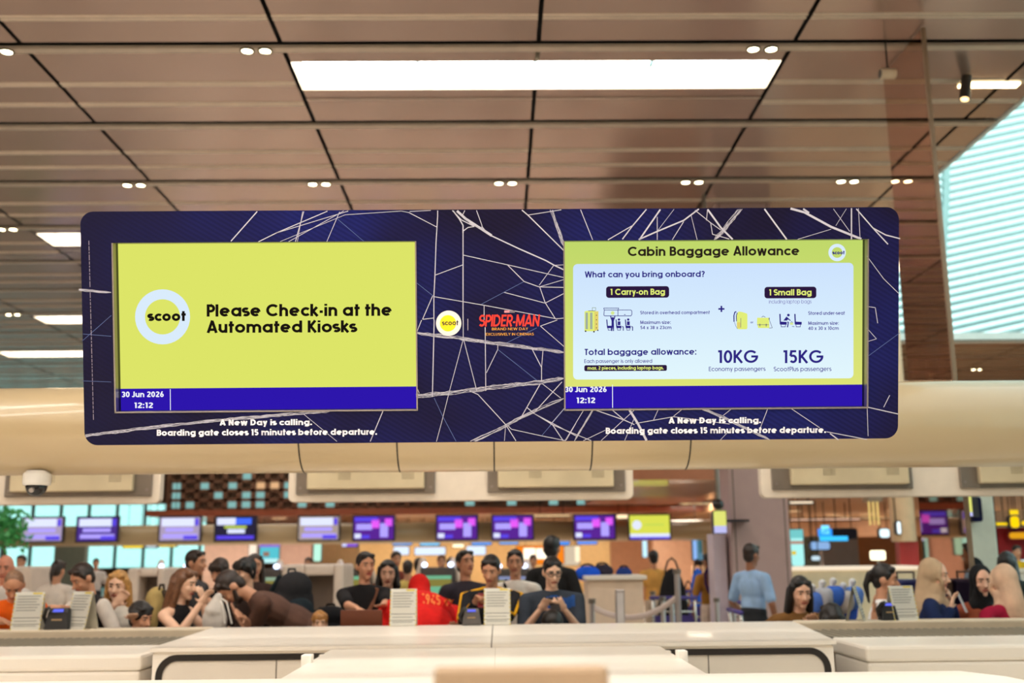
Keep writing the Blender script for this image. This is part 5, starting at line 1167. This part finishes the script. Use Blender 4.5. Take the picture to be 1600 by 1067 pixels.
for i, (a, b, c, d, col, lb) in enumerate(((612, 841, 645, 852, (70, 170, 255), 'blue lit desk sign above the woman in black, with a pale tab'), (655, 837, 688, 853, (110, 205, 255), 'tall pale blue lit desk sign above the red jacket'), (736, 841, 769, 852, (80, 160, 255), 'blue lit desk sign above the yellow-striped jacket'), (779, 840, 811, 851, (90, 170, 255), 'blue lit desk sign above the white shirt with black strap'), (860, 841, 891, 852, (70, 150, 250), 'blue lit desk sign above the tall man with his back turned'), (901, 840, 934, 851, (80, 150, 255), 'rightmost blue lit desk sign, beside the sand-coloured wall'))):
    litsign(a, b, c, d, 33+i*.02, col, lb, 1.1, group='blue lit desk signs', extra=[(.55, .7, .98, 1.2, (190, 225, 255), 1.1)] if i in (0, 2, 4) else None)
for a, b, c, d, lb in ((614, 853, 640, 868, 'white lit counter screen under the first blue desk sign'), (647, 854, 697, 868, 'wide white lit counter screen above the red jacket'), (728, 852, 760, 868, 'white lit counter screen right of the charcoal t-shirt man')): litsign(a, b, c, d, 34.5, (222, 236, 255), lb, 1.15, name='counter_screen', cat='screen')
litsign(706, 849, 726, 856, 35, (255, 246, 206), 'round cream lit lamp sign between the white counter screens', 1.6, r=.2)
litsign(806, 852, 882, 882, 36, (255, 138, 30), 'orange shop sign with white glowing shapes above the glasses man', 1.0, extra=[(.16, .28, .4, .86, (255, 246, 220), 1.6), (.42, .3, .66, .84, (255, 246, 220), 1.6)])
litsign(405, 844, 437, 880, 32, (90, 200, 214), 'teal poster screen with a violet top, left of the rear portal', 1.0, name='poster_screen', cat='screen', extra=[(0, .7, 1, 1, (150, 110, 220), 1.0), (.05, .02, .95, .2, (190, 240, 240), 1.1), (.2, .3, .5, .5, (170, 130, 110), .8)])
litsign(388, 845, 402, 880, 32.4, (255, 236, 214), 'narrow white poster at the edge of the teal poster screen', 1.1, name='poster_screen', cat='screen')
litsign(534, 843, 560, 855, 31, (140, 90, 226), 'small purple screen right of the rear portal', 1.0, name='small_screen', cat='screen', extra=[(.02, .1, .3, .8, (200, 210, 255), 1.1)])
litsign(489, 846, 503, 878, 30, (190, 246, 222), 'upright pale green lit panel behind the rear portal', 1.1, name='light_box', cat='light box')
litsign(1003, 838, 1012, 872, 32, (196, 236, 250), 'narrow upright lit strip beside the mustard top', 1.2, name='light_box', cat='light box')
litsign(1081, 840, 1119, 876, 29, (86, 128, 150), 'picture screen in the opening left of the mauve column', 1.0, name='picture_screen', cat='screen', extra=[(.05, .05, .2, .95, (150, 190, 250), 1.0), (.3, .35, .7, .95, (60, 100, 104), 1.0), (.55, .1, .95, .6, (150, 196, 200), 1.0), (.75, .65, 1, 1, (235, 245, 250), 1.3)])
litsign(876, 852, 906, 884, 37, (226, 206, 178), 'cream lit shop front right of the orange shop sign', .9, name='lit_shop', cat='shop', extra=[(.75, .2, 1, .95, (255, 238, 200), 1.2)])
# mauve column with its side screen
mauve = pbr('column_mauve', (188, 160, 156), .35, var=.03)
a, b, c, d = span(1142, 740, 1233, 900, 14.0); m = MB(); m.box(a, b, 14.0, 14.9, 0, HC); m.mat(1)
for u in (.07, .93): m.box(a+(b-a)*u-.006, a+(b-a)*u+.006, 13.996, 14.0, 0, HC)
struct(m.build('column_mauve', [mauve, joint_m]))
t = thing('side_screen', 'upright yellow and blue screen seen at the left edge of the mauve column', 'screen', (*at(1123, 815, 13.7).xy, at(1123, 833, 13.7).z))
a, b, c, d = span(1114, 797, 1136, 834, 13.7); m = MB(); m.box(a, b, 13.7, 13.8, c, d); m.box(b-.01, b+.3, 13.76, 14.0, c+.15, c+.18); m.build('casing', bez, t)
m = MB(); m.quad((a+.01, 13.694, c+.1), (b-.01, 13.694, c+.1), (b-.01, 13.694, d-.01), (a+.01, 13.694, d-.01)); m.mat(1).quad((a+.01, 13.694, c+.01), (b-.01, 13.694, c+.01), (b-.01, 13.694, c+.1), (a+.01, 13.694, c+.1)); m.build('picture', [emit('glow_lemon', (228, 230, 120)), emit('glow_lilac', (196, 196, 246))], t)
p = at(1122, 788, 13.6); t = thing('dome_camera', 'black dome camera at the top of the screen beside the mauve column', 'camera', (p.x, 13.6, p.z-.07)); m = MB(); m.ell((0, 0, .07), (.075, .075, .07)); m.build('dome', pbr('camera_dome', (16, 16, 18), .08), t, local=True, smooth=True); m = MB(); m.cyl((0, 0, .1), (0, 0, HC-p.z+.07), .03, .03, 10); m.build('drop_pole', frame_g, t, local=True)
a, b, c, d = span(1117, 834, 1137, 985, 14.2); m = MB(); m.box(a, b, 14.2, 14.6, 0, d); struct(m.build('column_lilac', pbr('column_lilac_paint', (214, 200, 214), .4)))
# soffit lamps near the column
def bulb(t, watts, col=(1, .85, .66)):
    l = bpy.data.lights.new('bulb', 'AREA'); l.shape = 'DISK'; l.size = .34; l.energy = watts; l.color = col
    o = bpy.data.objects.new('bulb', l); COL.objects.link(o); o.parent = t; o.location = (0, 0, -.012); return o
for i in range(6):  # extra lamps put into the slab to brighten the walls behind
    for j in range(2):
        x = -9+i*2.6; y = 31.6+10.8*j; t = thing('soffit_lamp', 'round lamp added to the soffit to light the far walls', 'ceiling light', (x, y, zs-.05), 0, 'added lamps in the soffit of the next row'); m = MB(); m.cyl((0, 0, 0), (0, 0, .012), .2, .2, 18); m.build('lamp', emit('soffit_glow', (255, 222, 170), 2.2), t, local=True); m = MB(); m.lathe([(.2, .028), (.24, .028), (.24, .0), (.2, .0)], (0, 0, 0), 18); m.build('rim', chan_m, t, local=True); bulb(t, 100-40*j)
for px, py, lb in ((1075, 799, 'round lamp in the bronze soffit left of the mauve column'), (1100, 794, 'round lamp in the bronze soffit close to the black dome camera'), (1088, 803, 'smallest round lamp in the bronze soffit above the yellow screen')):
    q = atz(px, py, zr); 
    if q.y > 29.5: q = V((at(px, py, 29).x, 29, zr))
    t = thing('soffit_lamp', lb, 'ceiling light', (q.x, q.y, zr-.03), 0, 'lamps in the bronze soffit'); m = MB(); m.cyl((0, 0, 0), (0, 0, .008), .2, .2, 18); m.build('lamp', emit('soffit_glow', (255, 222, 170), 2.2), t, local=True); m = MB(); m.lathe([(.2, .028), (.24, .028), (.24, .0), (.2, .0)], (0, 0, 0), 18); m.build('rim', chan_m, t, local=True); bulb(t, 10)
for px, lb in ((978, 'warm lit strip under the beam end, left of the yellow screen'), (1009, 'short warm lit strip left of the yellow screen, lower one')):
    pass
litsign(962, 803, 986, 811, 29, (255, 226, 180), 'warm lit strip beside the left edge of the yellow screen', 1.5, name='strip_light', cat='light')
litsign(832, 803, 892, 808, 27.9, (255, 214, 160), 'long warm lit strip on the distant beam between two purple screens', .9, name='strip_light', cat='light')
# rear portals (bag-drop machines) and kiosks
pw = pbr('machine_white', (232, 216, 202), .4); pg = pbr('machine_grey', (118, 104, 94), .6)
def portal(px0, px1, py, o0, o1, oy, Y, label):
    a, b, c, d = span(px0, py, px1, 985, Y); oa, ob, _, od = span(o0, oy, o1, 985, Y); t = thing('bag_drop_machine', label, 'machine', ((a+b)/2, Y, 0), 0, 'bag-drop machines of the next row')
    m = MB(); m.box(a, oa, Y, Y+.9, 0, d); m.box(ob, b, Y, Y+.9, 0, d); m.box(oa, ob, Y, Y+.9, od, d); m.build('cabinet', pw, t, bevel=.03)
    m = MB(); m.box(oa, ob, Y+.3, Y+.85, 0, od); m.build('recess', pg, t); m = MB(); m.box(oa, ob, Y-.3, Y+.3, 0, .35); m.build('belt', belt_m, t)
portal(440, 536, 882, 474, 520, 899, 12.6, 'white bag-drop machine with grey opening behind the black backpack')
portal(196, 254, 888, 214, 243, 901, 12.6, 'white bag-drop machine with grey opening behind the blonde woman')
portal(-60, 46, 886, -30, 20, 903, 12.9, 'pale bag-drop machine behind the bald man at the left edge')
def kiosk(px, py, Y, label, w=.42, glow=(120, 190, 150)):
    p = at(px, py, Y); t = thing('check_in_kiosk', label, 'kiosk', (p.x, Y, 0), 0, 'check-in kiosks'); h = p.z
    m = MB(); m.prism([(-.12, 0), (.16, 0), (.2, h*.8), (.1, h), (-.02, h), (-.1, h*.55)], lambda a, b, d: V((d, a, b)), -w/2, w/2); m.build('kiosk_body', pbr('kiosk_grey', (64, 58, 56), .4), t, local=True, bevel=.015)
    for sx in (-1, 1):
        m = MB(); pts = [V((sx*(w/2+.02), .1, .05)), V((sx*(w/2+.14), .12, h*.4)), V((sx*(w/2+.1), .1, h*.75)), V((sx*(w/2-.02), .06, h+.06))]
        for a, b in zip(pts, pts[1:]): m.cap(a, b, .06, .06, 10, flat=.6)
        m.build('side_arch', pw, t, local=True, smooth=True)
        m = MB(); m.ell((sx*w*.38, -.02, h+.03), (.035, .03, .03)); m.build('shop_glow_spot', emit('shop_glow_white', (206, 222, 255), 4.0), t, local=True, smooth=True)  # added glowing spots standing in for distant shop lights
    f = lambda x, b, o=.004: V((x, -.1+.08*(b-h*.55)/(h*.45)-o, b))
    m = MB(); m.add([f(-w*.4, h*.62), f(w*.4, h*.62), f(w*.4, h*.93), f(-w*.4, h*.93)], [(0,1,2,3)]); s_ = m.build('touch_screen', emit('kiosk_glow_%d' % glow[0], glow, .9), t, local=True)
    m = MB(); m.add([f(-w*.4, h*.84, .007), f(w*.4, h*.84, .007), f(w*.4, h*.9, .007), f(-w*.4, h*.9, .007)], [(0,1,2,3)]); m.build('screen_header', emit('kiosk_head', (150, 140, 70), .8), s_, local=True)
    m = MB(); m.box(-w*.2, w*.2, -.13, -.06, h*.42, h*.5); m.build('printer_slot', pbr('kiosk_red', (196, 26, 30), .4), t, local=True, bevel=.005)
kiosk(684, 886, 13.4, 'check-in kiosk with green screen behind the red jacket'); kiosk(553, 888, 14.3, 'check-in kiosk with green screen left of the man in black')
kiosk(272, 888, 14.3, 'check-in kiosk with green screen behind the brown-haired woman'); kiosk(412, 889, 13.6, 'check-in kiosk above the bending man, beside the white machine', glow=(150, 176, 150)); kiosk(800, 888, 13.8, 'check-in kiosk behind the man in the white shirt', glow=(140, 150, 190))
# cream counter behind the rope line, with clutter
cream = pbr('counter_cream', (232, 208, 184), .4)
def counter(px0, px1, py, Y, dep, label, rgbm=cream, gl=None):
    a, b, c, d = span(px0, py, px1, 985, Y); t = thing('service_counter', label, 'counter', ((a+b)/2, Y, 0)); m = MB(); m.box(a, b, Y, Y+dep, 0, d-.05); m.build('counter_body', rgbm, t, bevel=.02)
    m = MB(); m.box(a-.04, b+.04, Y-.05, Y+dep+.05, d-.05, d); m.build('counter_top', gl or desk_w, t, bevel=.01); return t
counter(920, 1006, 899, 12.6, .7, 'cream service counter behind the man with glasses')
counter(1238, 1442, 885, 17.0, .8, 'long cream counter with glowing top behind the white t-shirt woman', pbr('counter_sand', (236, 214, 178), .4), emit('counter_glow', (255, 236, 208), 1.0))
def lump(px, py, Y, rx, rz, rgb, name, label, cat, group=None, z0=None):
    p = at(px, py, Y)
    if z0: rz = (p.z+rz-z0)/2; p.z = z0+rz
    t = thing(name, label, cat, (p.x, Y, p.z-rz), 0, group); m = MB(); m.ell((0, 0, rz), (rx, rx*.7, rz)); m.ell((rx*.3, .02, rz*1.2), (rx*.6, rx*.5, rz*.7)); m.build('bag_body', cloth(rgb), t, local=True, remesh=.016, smooth_it=2)
    m = MB(); pts = [V((rx*.5*cos(R(a)), 0, rz*1.7+rz*.5*sin(R(a)))) for a in range(0, 181, 30)]
    for a, b in zip(pts, pts[1:]): m.cap(a, b, .012, .012, 6)
    m.build('bag_handle', cloth((40, 40, 48)), t, local=True, smooth=True)
lump(918, 896, 13.0, .16, .09, (30, 90, 220), 'holdall', 'blue bag lying on the cream counter, behind the man with glasses', 'bag'); lump(941, 892, 13.1, .14, .08, (48, 44, 60), 'holdall', 'dark bag lying in the middle of the cream counter', 'bag'); lump(975, 895, 13.1, .1, .07, (36, 60, 130), 'holdall', 'small navy bag at the right end of the cream counter', 'bag')
# rope line
post_m = pbr('stanchion_steel', (200, 192, 190), .3, .7); rope_m = pbr('belt_pale', (214, 196, 188), .6)
def stan(px, Y, h, label, r=.028, head=True):
    x = at(px, 900, Y).x; t = thing('stanchion', label, 'stanchion', (x, Y, 0), 0, 'rope line posts'); m = MB(); m.lathe([(.17, 0), (.17, .015), (.04, .03)], (0, 0, 0), 20); m.build('base', post_m, t, local=True); m = MB(); m.cyl((0, 0, .02), (0, 0, h), r, r, 14); m.build('post', post_m, t, local=True)
    if head: m = MB(); m.cyl((0, 0, h), (0, 0, h+.05), r*1.4, r*1.4, 14); m.build('belt_head', frame_g, t, local=True)
    return V((x, Y, h-.03))
A1 = stan(924, 11.8, 1.05, 'leftmost rope stanchion, beside the man with glasses'); A2 = stan(1058, 11.4, 1.36, 'tall rope stanchion where the pale belt ends on the right', .03); stan(939, 13.9, 1.0, 'rope stanchion just left of the upright notice post'); stan(1048, 13.2, .98, 'short rope stanchion left of the tall one'); stan(1034, 12.9, 1.02, 'rope stanchion in front of the mustard top'); stan(1019, 15.2, 1.0, 'dark rope stanchion by the legs of the mustard top')
stan(1118, 14.0, .95, 'rope stanchion right of the white trousers'); stan(1143, 12.4, .95, 'rope stanchion left of the pale blue shirt')
m = MB(); 
def sag(p, q, d, k=14): return [p.lerp(q, i/k)-V((0, 0, 4*d*(i/k)*(1-i/k))) for i in range(k+1)]
M1 = at(968, 962, 11.6)
for p_, q_ in zip(sag(A1, A2-V((0, 0, .2)), .16), sag(A1, A2-V((0, 0, .2)), .16)[1:]): m.cap(p_, q_, .03, .03, 8, flat=.3, up=(0, 1, 0))
tag(m.build('barrier_belt', rope_m, smooth=True), 'pale sagging barrier belt between the rope stanchions', 'barrier belt')
a, b, c, d = span(962, 921, 976, 985, 11.0); t = thing('notice_post', 'upright silver notice post in front of the sagging belt', 'notice post', ((a+b)/2, 11.0, 0)); m = MB(); m.box(a, b, 10.97, 11.03, .02, d); m.build('upright', post_m, t, bevel=.008); m = MB(); m.box(a+.012, b-.012, 10.964, 10.97, d-.4, d-.03); m.build('notice', pbr('notice_white', (232, 226, 224), .5), t); m = MB(); m.box(a-.1, b+.1, 10.85, 11.15, 0, .02); m.build('base', frame_g, t)
# luggage trolleys
tro_m = pbr('trolley_steel', (206, 202, 196), .25, .85); tro_b = pbr('trolley_violet', (74, 60, 140), .45)
def trolley(px, Y, rot, label, load=None):
    x = at(px, 900, Y).x; t = thing('luggage_trolley', label, 'trolley', (x, Y, 0), R(rot), 'luggage trolleys'); m = MB()
    for sx in (-1, 1): m.tube([V((sx*.28, -.45, .14)), V((sx*.28, .35, .16)), V((sx*.27, .42, .5)), V((sx*.26, .48, 1.0))], .016)
    for z_, y_ in ((.16, .35), (.45, .41), (.65, .44), (.85, .46)): m.tube([V((-.27, y_, z_)), V((.27, y_, z_))], .012)
    for y_ in (-.45, -.2, .1): m.tube([V((-.28, y_, .145)), V((.28, y_, .145))], .012)
    m.build('frame', tro_m, t, local=True, smooth=True); m = MB(); m.tube([V((-.3, .48, 1.02)), V((.3, .48, 1.02))], .022); m.build('push_bar', tro_b, t, local=True, smooth=True); m = MB(); m.box(-.24, .24, .39, .4, .5, .8); m.build('panel', tro_b, t, local=True)
    for sx in (-1, 1):
        for y_ in (-.38, .3): m = MB(); m.cyl((sx*.26-.018, y_, .07), (sx*.26+.018, y_, .07), .07, .07, 16); m.build('wheel', rd_k, t, local=True)
trolley(1050, 14.2, 172, 'luggage trolley with violet panel left of the olive top'); trolley(1086, 16.4, 185, 'luggage trolley right of the tall rope stanchion, by the olive top')
trolley(1222, 10.6, 90, 'steel luggage trolley between the pale blue shirt and the long-haired woman'); trolley(1214, 12.5, 90, 'steel luggage trolley behind the one by the long-haired woman')
lump(1050, 899, 14.2, .2, .1, (32, 30, 32), 'holdall', 'black holdall on the trolley left of the olive top', 'bag', z0=.165)
lump(1090, 897, 16.3, .13, .1, (50, 110, 230), 'holdall', 'bright blue bag on the trolley beside the olive top', 'bag', z0=.165); lump(1076, 930, 16.5, .12, .12, (222, 150, 30), 'holdall', 'yellow bag low on the trolley beside the olive top', 'bag', z0=.165)
k_ = 0
for px, py, rgb, lb in ((1268, 945, (90, 130, 220), 'blue-tinted wrapped bundle right next to the long black hair'), (1284, 938, (206, 206, 214), 'pale wrapped bundle second from the long black hair'), (1301, 935, (70, 120, 225), 'bright blue wrapped bundle directly above the low black head'), (1317, 942, (216, 206, 200), 'pale wrapped bundle right above the edge-on card'), (1331, 936, (110, 150, 230), 'light blue wrapped bundle behind the edge-on card'), (1322, 960, (60, 100, 215), 'low blue wrapped bundle between the black head and the edge-on card')):
    p = at(px, py, 10.2+.05*k_); t = thing('wrapped_bundle', lb, 'bundle', (p.x, 10.2+.05*k_, p.z-.09), 0, 'wrapped bundles on the trolley'); m = MB(); m.ell((0, 0, .1), (.11, .1, .11)); m.ell((.05, .0, .14), (.07, .06, .07)); m.build('wrapping', cloth(rgb), t, local=True, remesh=.014, smooth_it=1); m = MB(); m.cap((0, 0, .2), (.015, 0, .25), .02, .035, 8); m.build('knot', cloth((236, 236, 240)), t, local=True, smooth=True); k_ += 1
a, b, c, d = span(1258, 965, 1346, 985, 10.3); t = thing('bundle_table', 'low grey table under the blue and white wrapped bundles', 'table', ((a+b)/2, 10.3, 0)); m = MB(); m.box(a, b, 10.0, 10.7, d-.18, d-.14); m.build('table_top', frame_g, t)
for sx in (a+.05, b-.05):
    for sy in (10.05, 10.65): m = MB(); m.cyl((sx, sy, 0), (sx, sy, d-.18), .02, .02, 10); m.build('leg', frame_g, t)
# ---- the shops at the right
part(1340, 838, 1442, 27, (196, 142, 102)); part(1286, 838, 1342, 25.5, (178, 178, 184)); part(1236, 838, 1288, 28, (122, 148, 150)); part(1232, 812, 1445, 30, (176, 132, 100))
tan_c = pbr('shop_ceiling', (214, 168, 126), .3, coat=.3); m = MB(); zc_ = 2.62; yy = 21; m.box(at(1236, 780, yy).x, at(1600, 780, yy).x+4, 19.4, 36, zc_, zc_+.2); struct(m.build('trim_4', [tan_c]))
SP = [(1302, 803), (1337, 812), (1260, 811), (1355, 802), (1382, 811), (1240, 797), (1397, 796), (1350, 814), (1320, 806)]
SN_ = ['round lamp in the tan shop ceiling above the cyan sign, brightest of the left', 'round lamp in the tan shop ceiling right above the cyan arrow sign', 'round lamp in the tan shop ceiling at the left, over the teal poster', 'round lamp in the tan shop ceiling near the hanging gold lantern, left of it', 'round lamp in the tan shop ceiling right above the small white screen', 'round lamp in the tan shop ceiling closest to the mauve column', 'round lamp in the tan shop ceiling beside the mirror panel', 'small round lamp in the tan shop ceiling below the gold lantern', 'faint round lamp in the tan shop ceiling between the cyan sign and lantern']
for (px, py), lb in zip(SP, SN_):
    q = atz(px, py, zc_); q.y = min(max(q.y, 19.5), 35.5); x = at(px, py, q.y).x
    t = thing('shop_lamp', lb, 'ceiling light', (x, q.y, zc_-.03), 0, 'lamps in the tan shop ceiling'); m = MB(); m.cyl((0, 0, 0), (0, 0, .01), .19, .19, 16); m.build('lamp', emit('soffit_glow', (255, 222, 170), 2.2), t, local=True); m = MB(); m.lathe([(.19, .028), (.23, .028), (.23, .0), (.19, .0)], (0, 0, 0), 18); m.build('rim', chan_m, t, local=True); bulb(t, 45)
litsign(1232, 782, 1272, 788, 20, (255, 232, 200), 'wide warm lit strip at the top of the shop opening beside the mauve column', 1.3, name='strip_light', cat='light'); litsign(1232, 809, 1345, 814, 24, (255, 206, 176), 'long pinkish lit strip across the shop front above the cyan sign', .9, name='strip_light', cat='light')
litsign(1234, 826, 1257, 886, 21, (170, 240, 236), 'tall teal lit poster at the left end of the cream counter', 1.1, name='poster_screen', cat='screen', extra=[(.05, .6, .95, .68, (200, 150, 130), .8), (.1, .32, .4, .42, (230, 200, 50), 1.0), (.05, .75, .95, .98, (120, 205, 205), 1.0)])
litsign(1300, 825, 1340, 843, 22, (44, 40, 44), 'dark sign board with cyan glowing marks over the two distant people', .4, extra=[(-.55, .3, 0, .95, (40, 150, 255), 1.2), (-.42, .5, -.1, 1.25, (120, 220, 255), 1.4), (-.5, -.1, .6, .3, (60, 190, 255), 1.3)])
litsign(1264, 845, 1298, 860, 23.6, (150, 190, 240), 'hazy pale blue screen under the cyan sign', .9, name='small_screen', cat='screen'); litsign(1266, 867, 1283, 877, 23, (206, 232, 244), 'small white screen on the wall left of the two distant people', 1.0, name='small_screen', cat='screen')
litsign(1373, 825, 1391, 841, 24, (226, 250, 255), 'square white lit sign on the wood wall', 1.4)
t = thing('table_lamp', 'glowing square table lamp on the long cream counter', 'lamp', (*at(1371, 880, 17.4).xy, at(1371, 885, 17.4).z)); a, b, c, d = span(1362, 860, 1381, 875, 17.4); xm = (a+b)/2
z0 = ROOTM[t.name].translation.z; m = MB(); m.prism(rrect(a, c, b, d, .03, 3), lambda u, v, q: (u, q, v), 17.32, 17.48); m.build('lamp_shade', emit('lampshade_glow', (255, 246, 206), 2.2), t); m = MB(); m.cyl((xm, 17.4, z0+.02), (xm, 17.4, c), .02, .02, 10); m.build('stem', metal_m, t); m = MB(); m.cyl((xm, 17.4, z0), (xm, 17.4, z0+.02), .08, .08, 16); m.build('base', metal_m, t)
t = thing('gold_lantern', 'hanging cluster of gold lit tubes in the shop ceiling', 'lamp', (*at(1368, 800, 21).xy, at(1368, 820, 21).z)); zt0 = ROOTM[t.name].translation.z; m = MB()
for i in range(9): xk = at(1359+i*2.2, 800, 21).x; m.cyl((xk, 21+.1*(i % 3), zt0+.08*(i % 2)), (xk, 21+.1*(i % 3), zt0+.45), .012, .012, 6)
m.build('tube', emit('gold_glow', (250, 216, 130), .9), t); m = MB(); m.box(at(1357, 800, 21).x, at(1379, 800, 21).x, 20.95, 21.3, zt0+.45, zc_-.001); m.build('canopy', chan_m, t)
m = MB(); a, b, c, d = span(1402, 798, 1440, 846, 19); m.cyl(((a+b)/2, 19.3, c), ((a+b)/2, 19.3, HC), (b-a)/2, (b-a)/2, 28); struct(m.build('column_beige', pbr('column_beige_paint', (226, 190, 150), .4)))
litsign(1400, 813, 1409, 836, 19.1, (236, 250, 255), 'small white glowing sign on the left side of the beige round column', 1.5)
m = MB(); a, b, c, d = span(1410, 845, 1440, 985, 19.2); m.box(a, b, 19.2, 19.4, 0, d); tag(m.build('red_banner', pbr('panel_red', (186, 50, 44), .4)), 'red upright banner board under the beige round column', 'banner')
t = thing('suitcase', 'navy suitcase standing upright right of the beige headscarf', 'suitcase', (3.62, 9.6, 0), R(8)); a, b, c, d = span(1477, 904, 1505, 985, 9.6); w_ = min(.5, b-a)
m = MB(); m.box(-.16, .17, -.12, .12, .6 if False else .06, d); m.build('shell', pbr('suitcase_navy', (38, 46, 110), .4), t, local=True, bevel=.03); m = MB(); m.tube([V((-.08, .06, d-.01)), V((-.08, .06, d+.06)), V((.08, .06, d+.06)), V((.08, .06, d-.01))], .01); m.build('handle', metal_m, t, local=True)
for sx in (-.12, .12): m = MB(); m.cyl((sx-.015, 0, .035), (sx+.015, 0, .035), .035, .035, 12); m.build('wheel', rd_k, t, local=True)
# white column and red shop at the right edge
a, b, c, d = span(1514, 800, 1562, 960, 11.2); m = MB(); m.box(a, b, 11.2, 11.7, 0, 3.1); tag(m.build('display_pylon', pbr('pylon_white', (226, 230, 214), .4), bevel=.02), 'free-standing white pylon right of the mirror panel, carrying a narrow yellow screen', 'pylon')
t = thing('side_screen', 'narrow yellow and blue screen with dark board on the white column', 'screen', (*at(1512, 795, 11.0).xy, at(1512, 808, 11.0).z)); a, b, c, d = span(1503, 776, 1520, 808, 11.0); a2, b2, c2, d2 = span(1520, 776, 1536, 815, 11.0)
m = MB(); m.box(a, b+.06, 11.0, 11.203, c, d); m.build('casing', bez, t); m = MB(); m.quad((a+.01, 10.994, c+.05), (b-.01, 10.994, c+.05), (b-.01, 10.994, d), (a+.01, 10.994, d)); m.mat(1).quad((a+.01, 10.994, c+.01), (b-.01, 10.994, c+.01), (b-.01, 10.994, c+.05), (a+.01, 10.994, c+.05)); m.build('picture', [emit('glow_lemon', (228, 230, 120)), emit('glow_lilac', (196, 196, 246))], t)
m = MB(); m.prism(rrect(a2, c2, b2, d2, .03, 3), lambda u, v, q: (u, q, v), 11.02, 11.198); m.build('dark_board', board_m, t)
part(1556, 824, 1640, 20.2, (176, 24, 30)); a, b, c, d = span(1546, 872, 1640, 889, 19.0)
counter(1546, 1640, 889, 18.6, .5, 'white lit counter of the red shop at the right edge', desk_w)
litsign(1545, 873, 1640, 888, 19.6, (226, 246, 250), 'long white lit menu strip under the red shop wall', 1.2)
ylw = (255, 216, 20)
litsign(1546, 815, 1577, 822, 19.9, ylw, 'row of small yellow glowing letters left of the yellow lantern sign', 1.1); litsign(1577, 805, 1594, 826, 19.8, (255, 208, 10), 'square yellow glowing lantern sign over the red shop', 1.2, extra=[(.1, 1.05, .9, 1.4, (255, 214, 30), 1.1)]); litsign(1594, 812, 1640, 822, 19.9, (255, 210, 30), 'yellow glowing letters right of the yellow lantern sign', 1.1); litsign(1575, 830, 1640, 843, 20.0, (240, 170, 30), 'orange-yellow writing strip on the red shop wall', .9, back=(150, 20, 24))
# plant by the teal windows
p = at(6, 850, 24); t = thing('potted_tree', 'green leafy tree at the far left edge by the teal windows', 'plant', (p.x, 24, 0)); m = MB(); m.lathe([(.28, 0), (.36, .5), (.33, .5)], (0, 0, 0), 18); m.build('pot', pbr('pot_grey', (170, 166, 160), .6), t, local=True); m = MB(); m.tube([V((0, 0, .4)), V((.05, 0, 1.2)), V((0, .05, 1.9))], .04); m.build('trunk', pbr('bark', (96, 70, 50), .8), t, local=True)
m = MB(); rr = random.Random(2)
for _ in range(420):
    a, e, r_ = rr.uniform(0, 2*pi), rr.uniform(-.9, 1.5), rr.uniform(.15, .62); c_ = V((cos(a)*cos(e)*r_, sin(a)*cos(e)*r_, 2.15+sin(e)*r_*.9)); u = V((rr.uniform(-1, 1), rr.uniform(-1, 1), rr.uniform(-1, 1))).normalized(); v_ = u.orthogonal().normalized(); m.add([c_-u*.09, c_+v_*.035, c_+u*.09, c_-v_*.035], [(0,1,2,3)])
m.build('foliage', pbr('leaf_green', (60, 160, 80), .5), t, local=True)
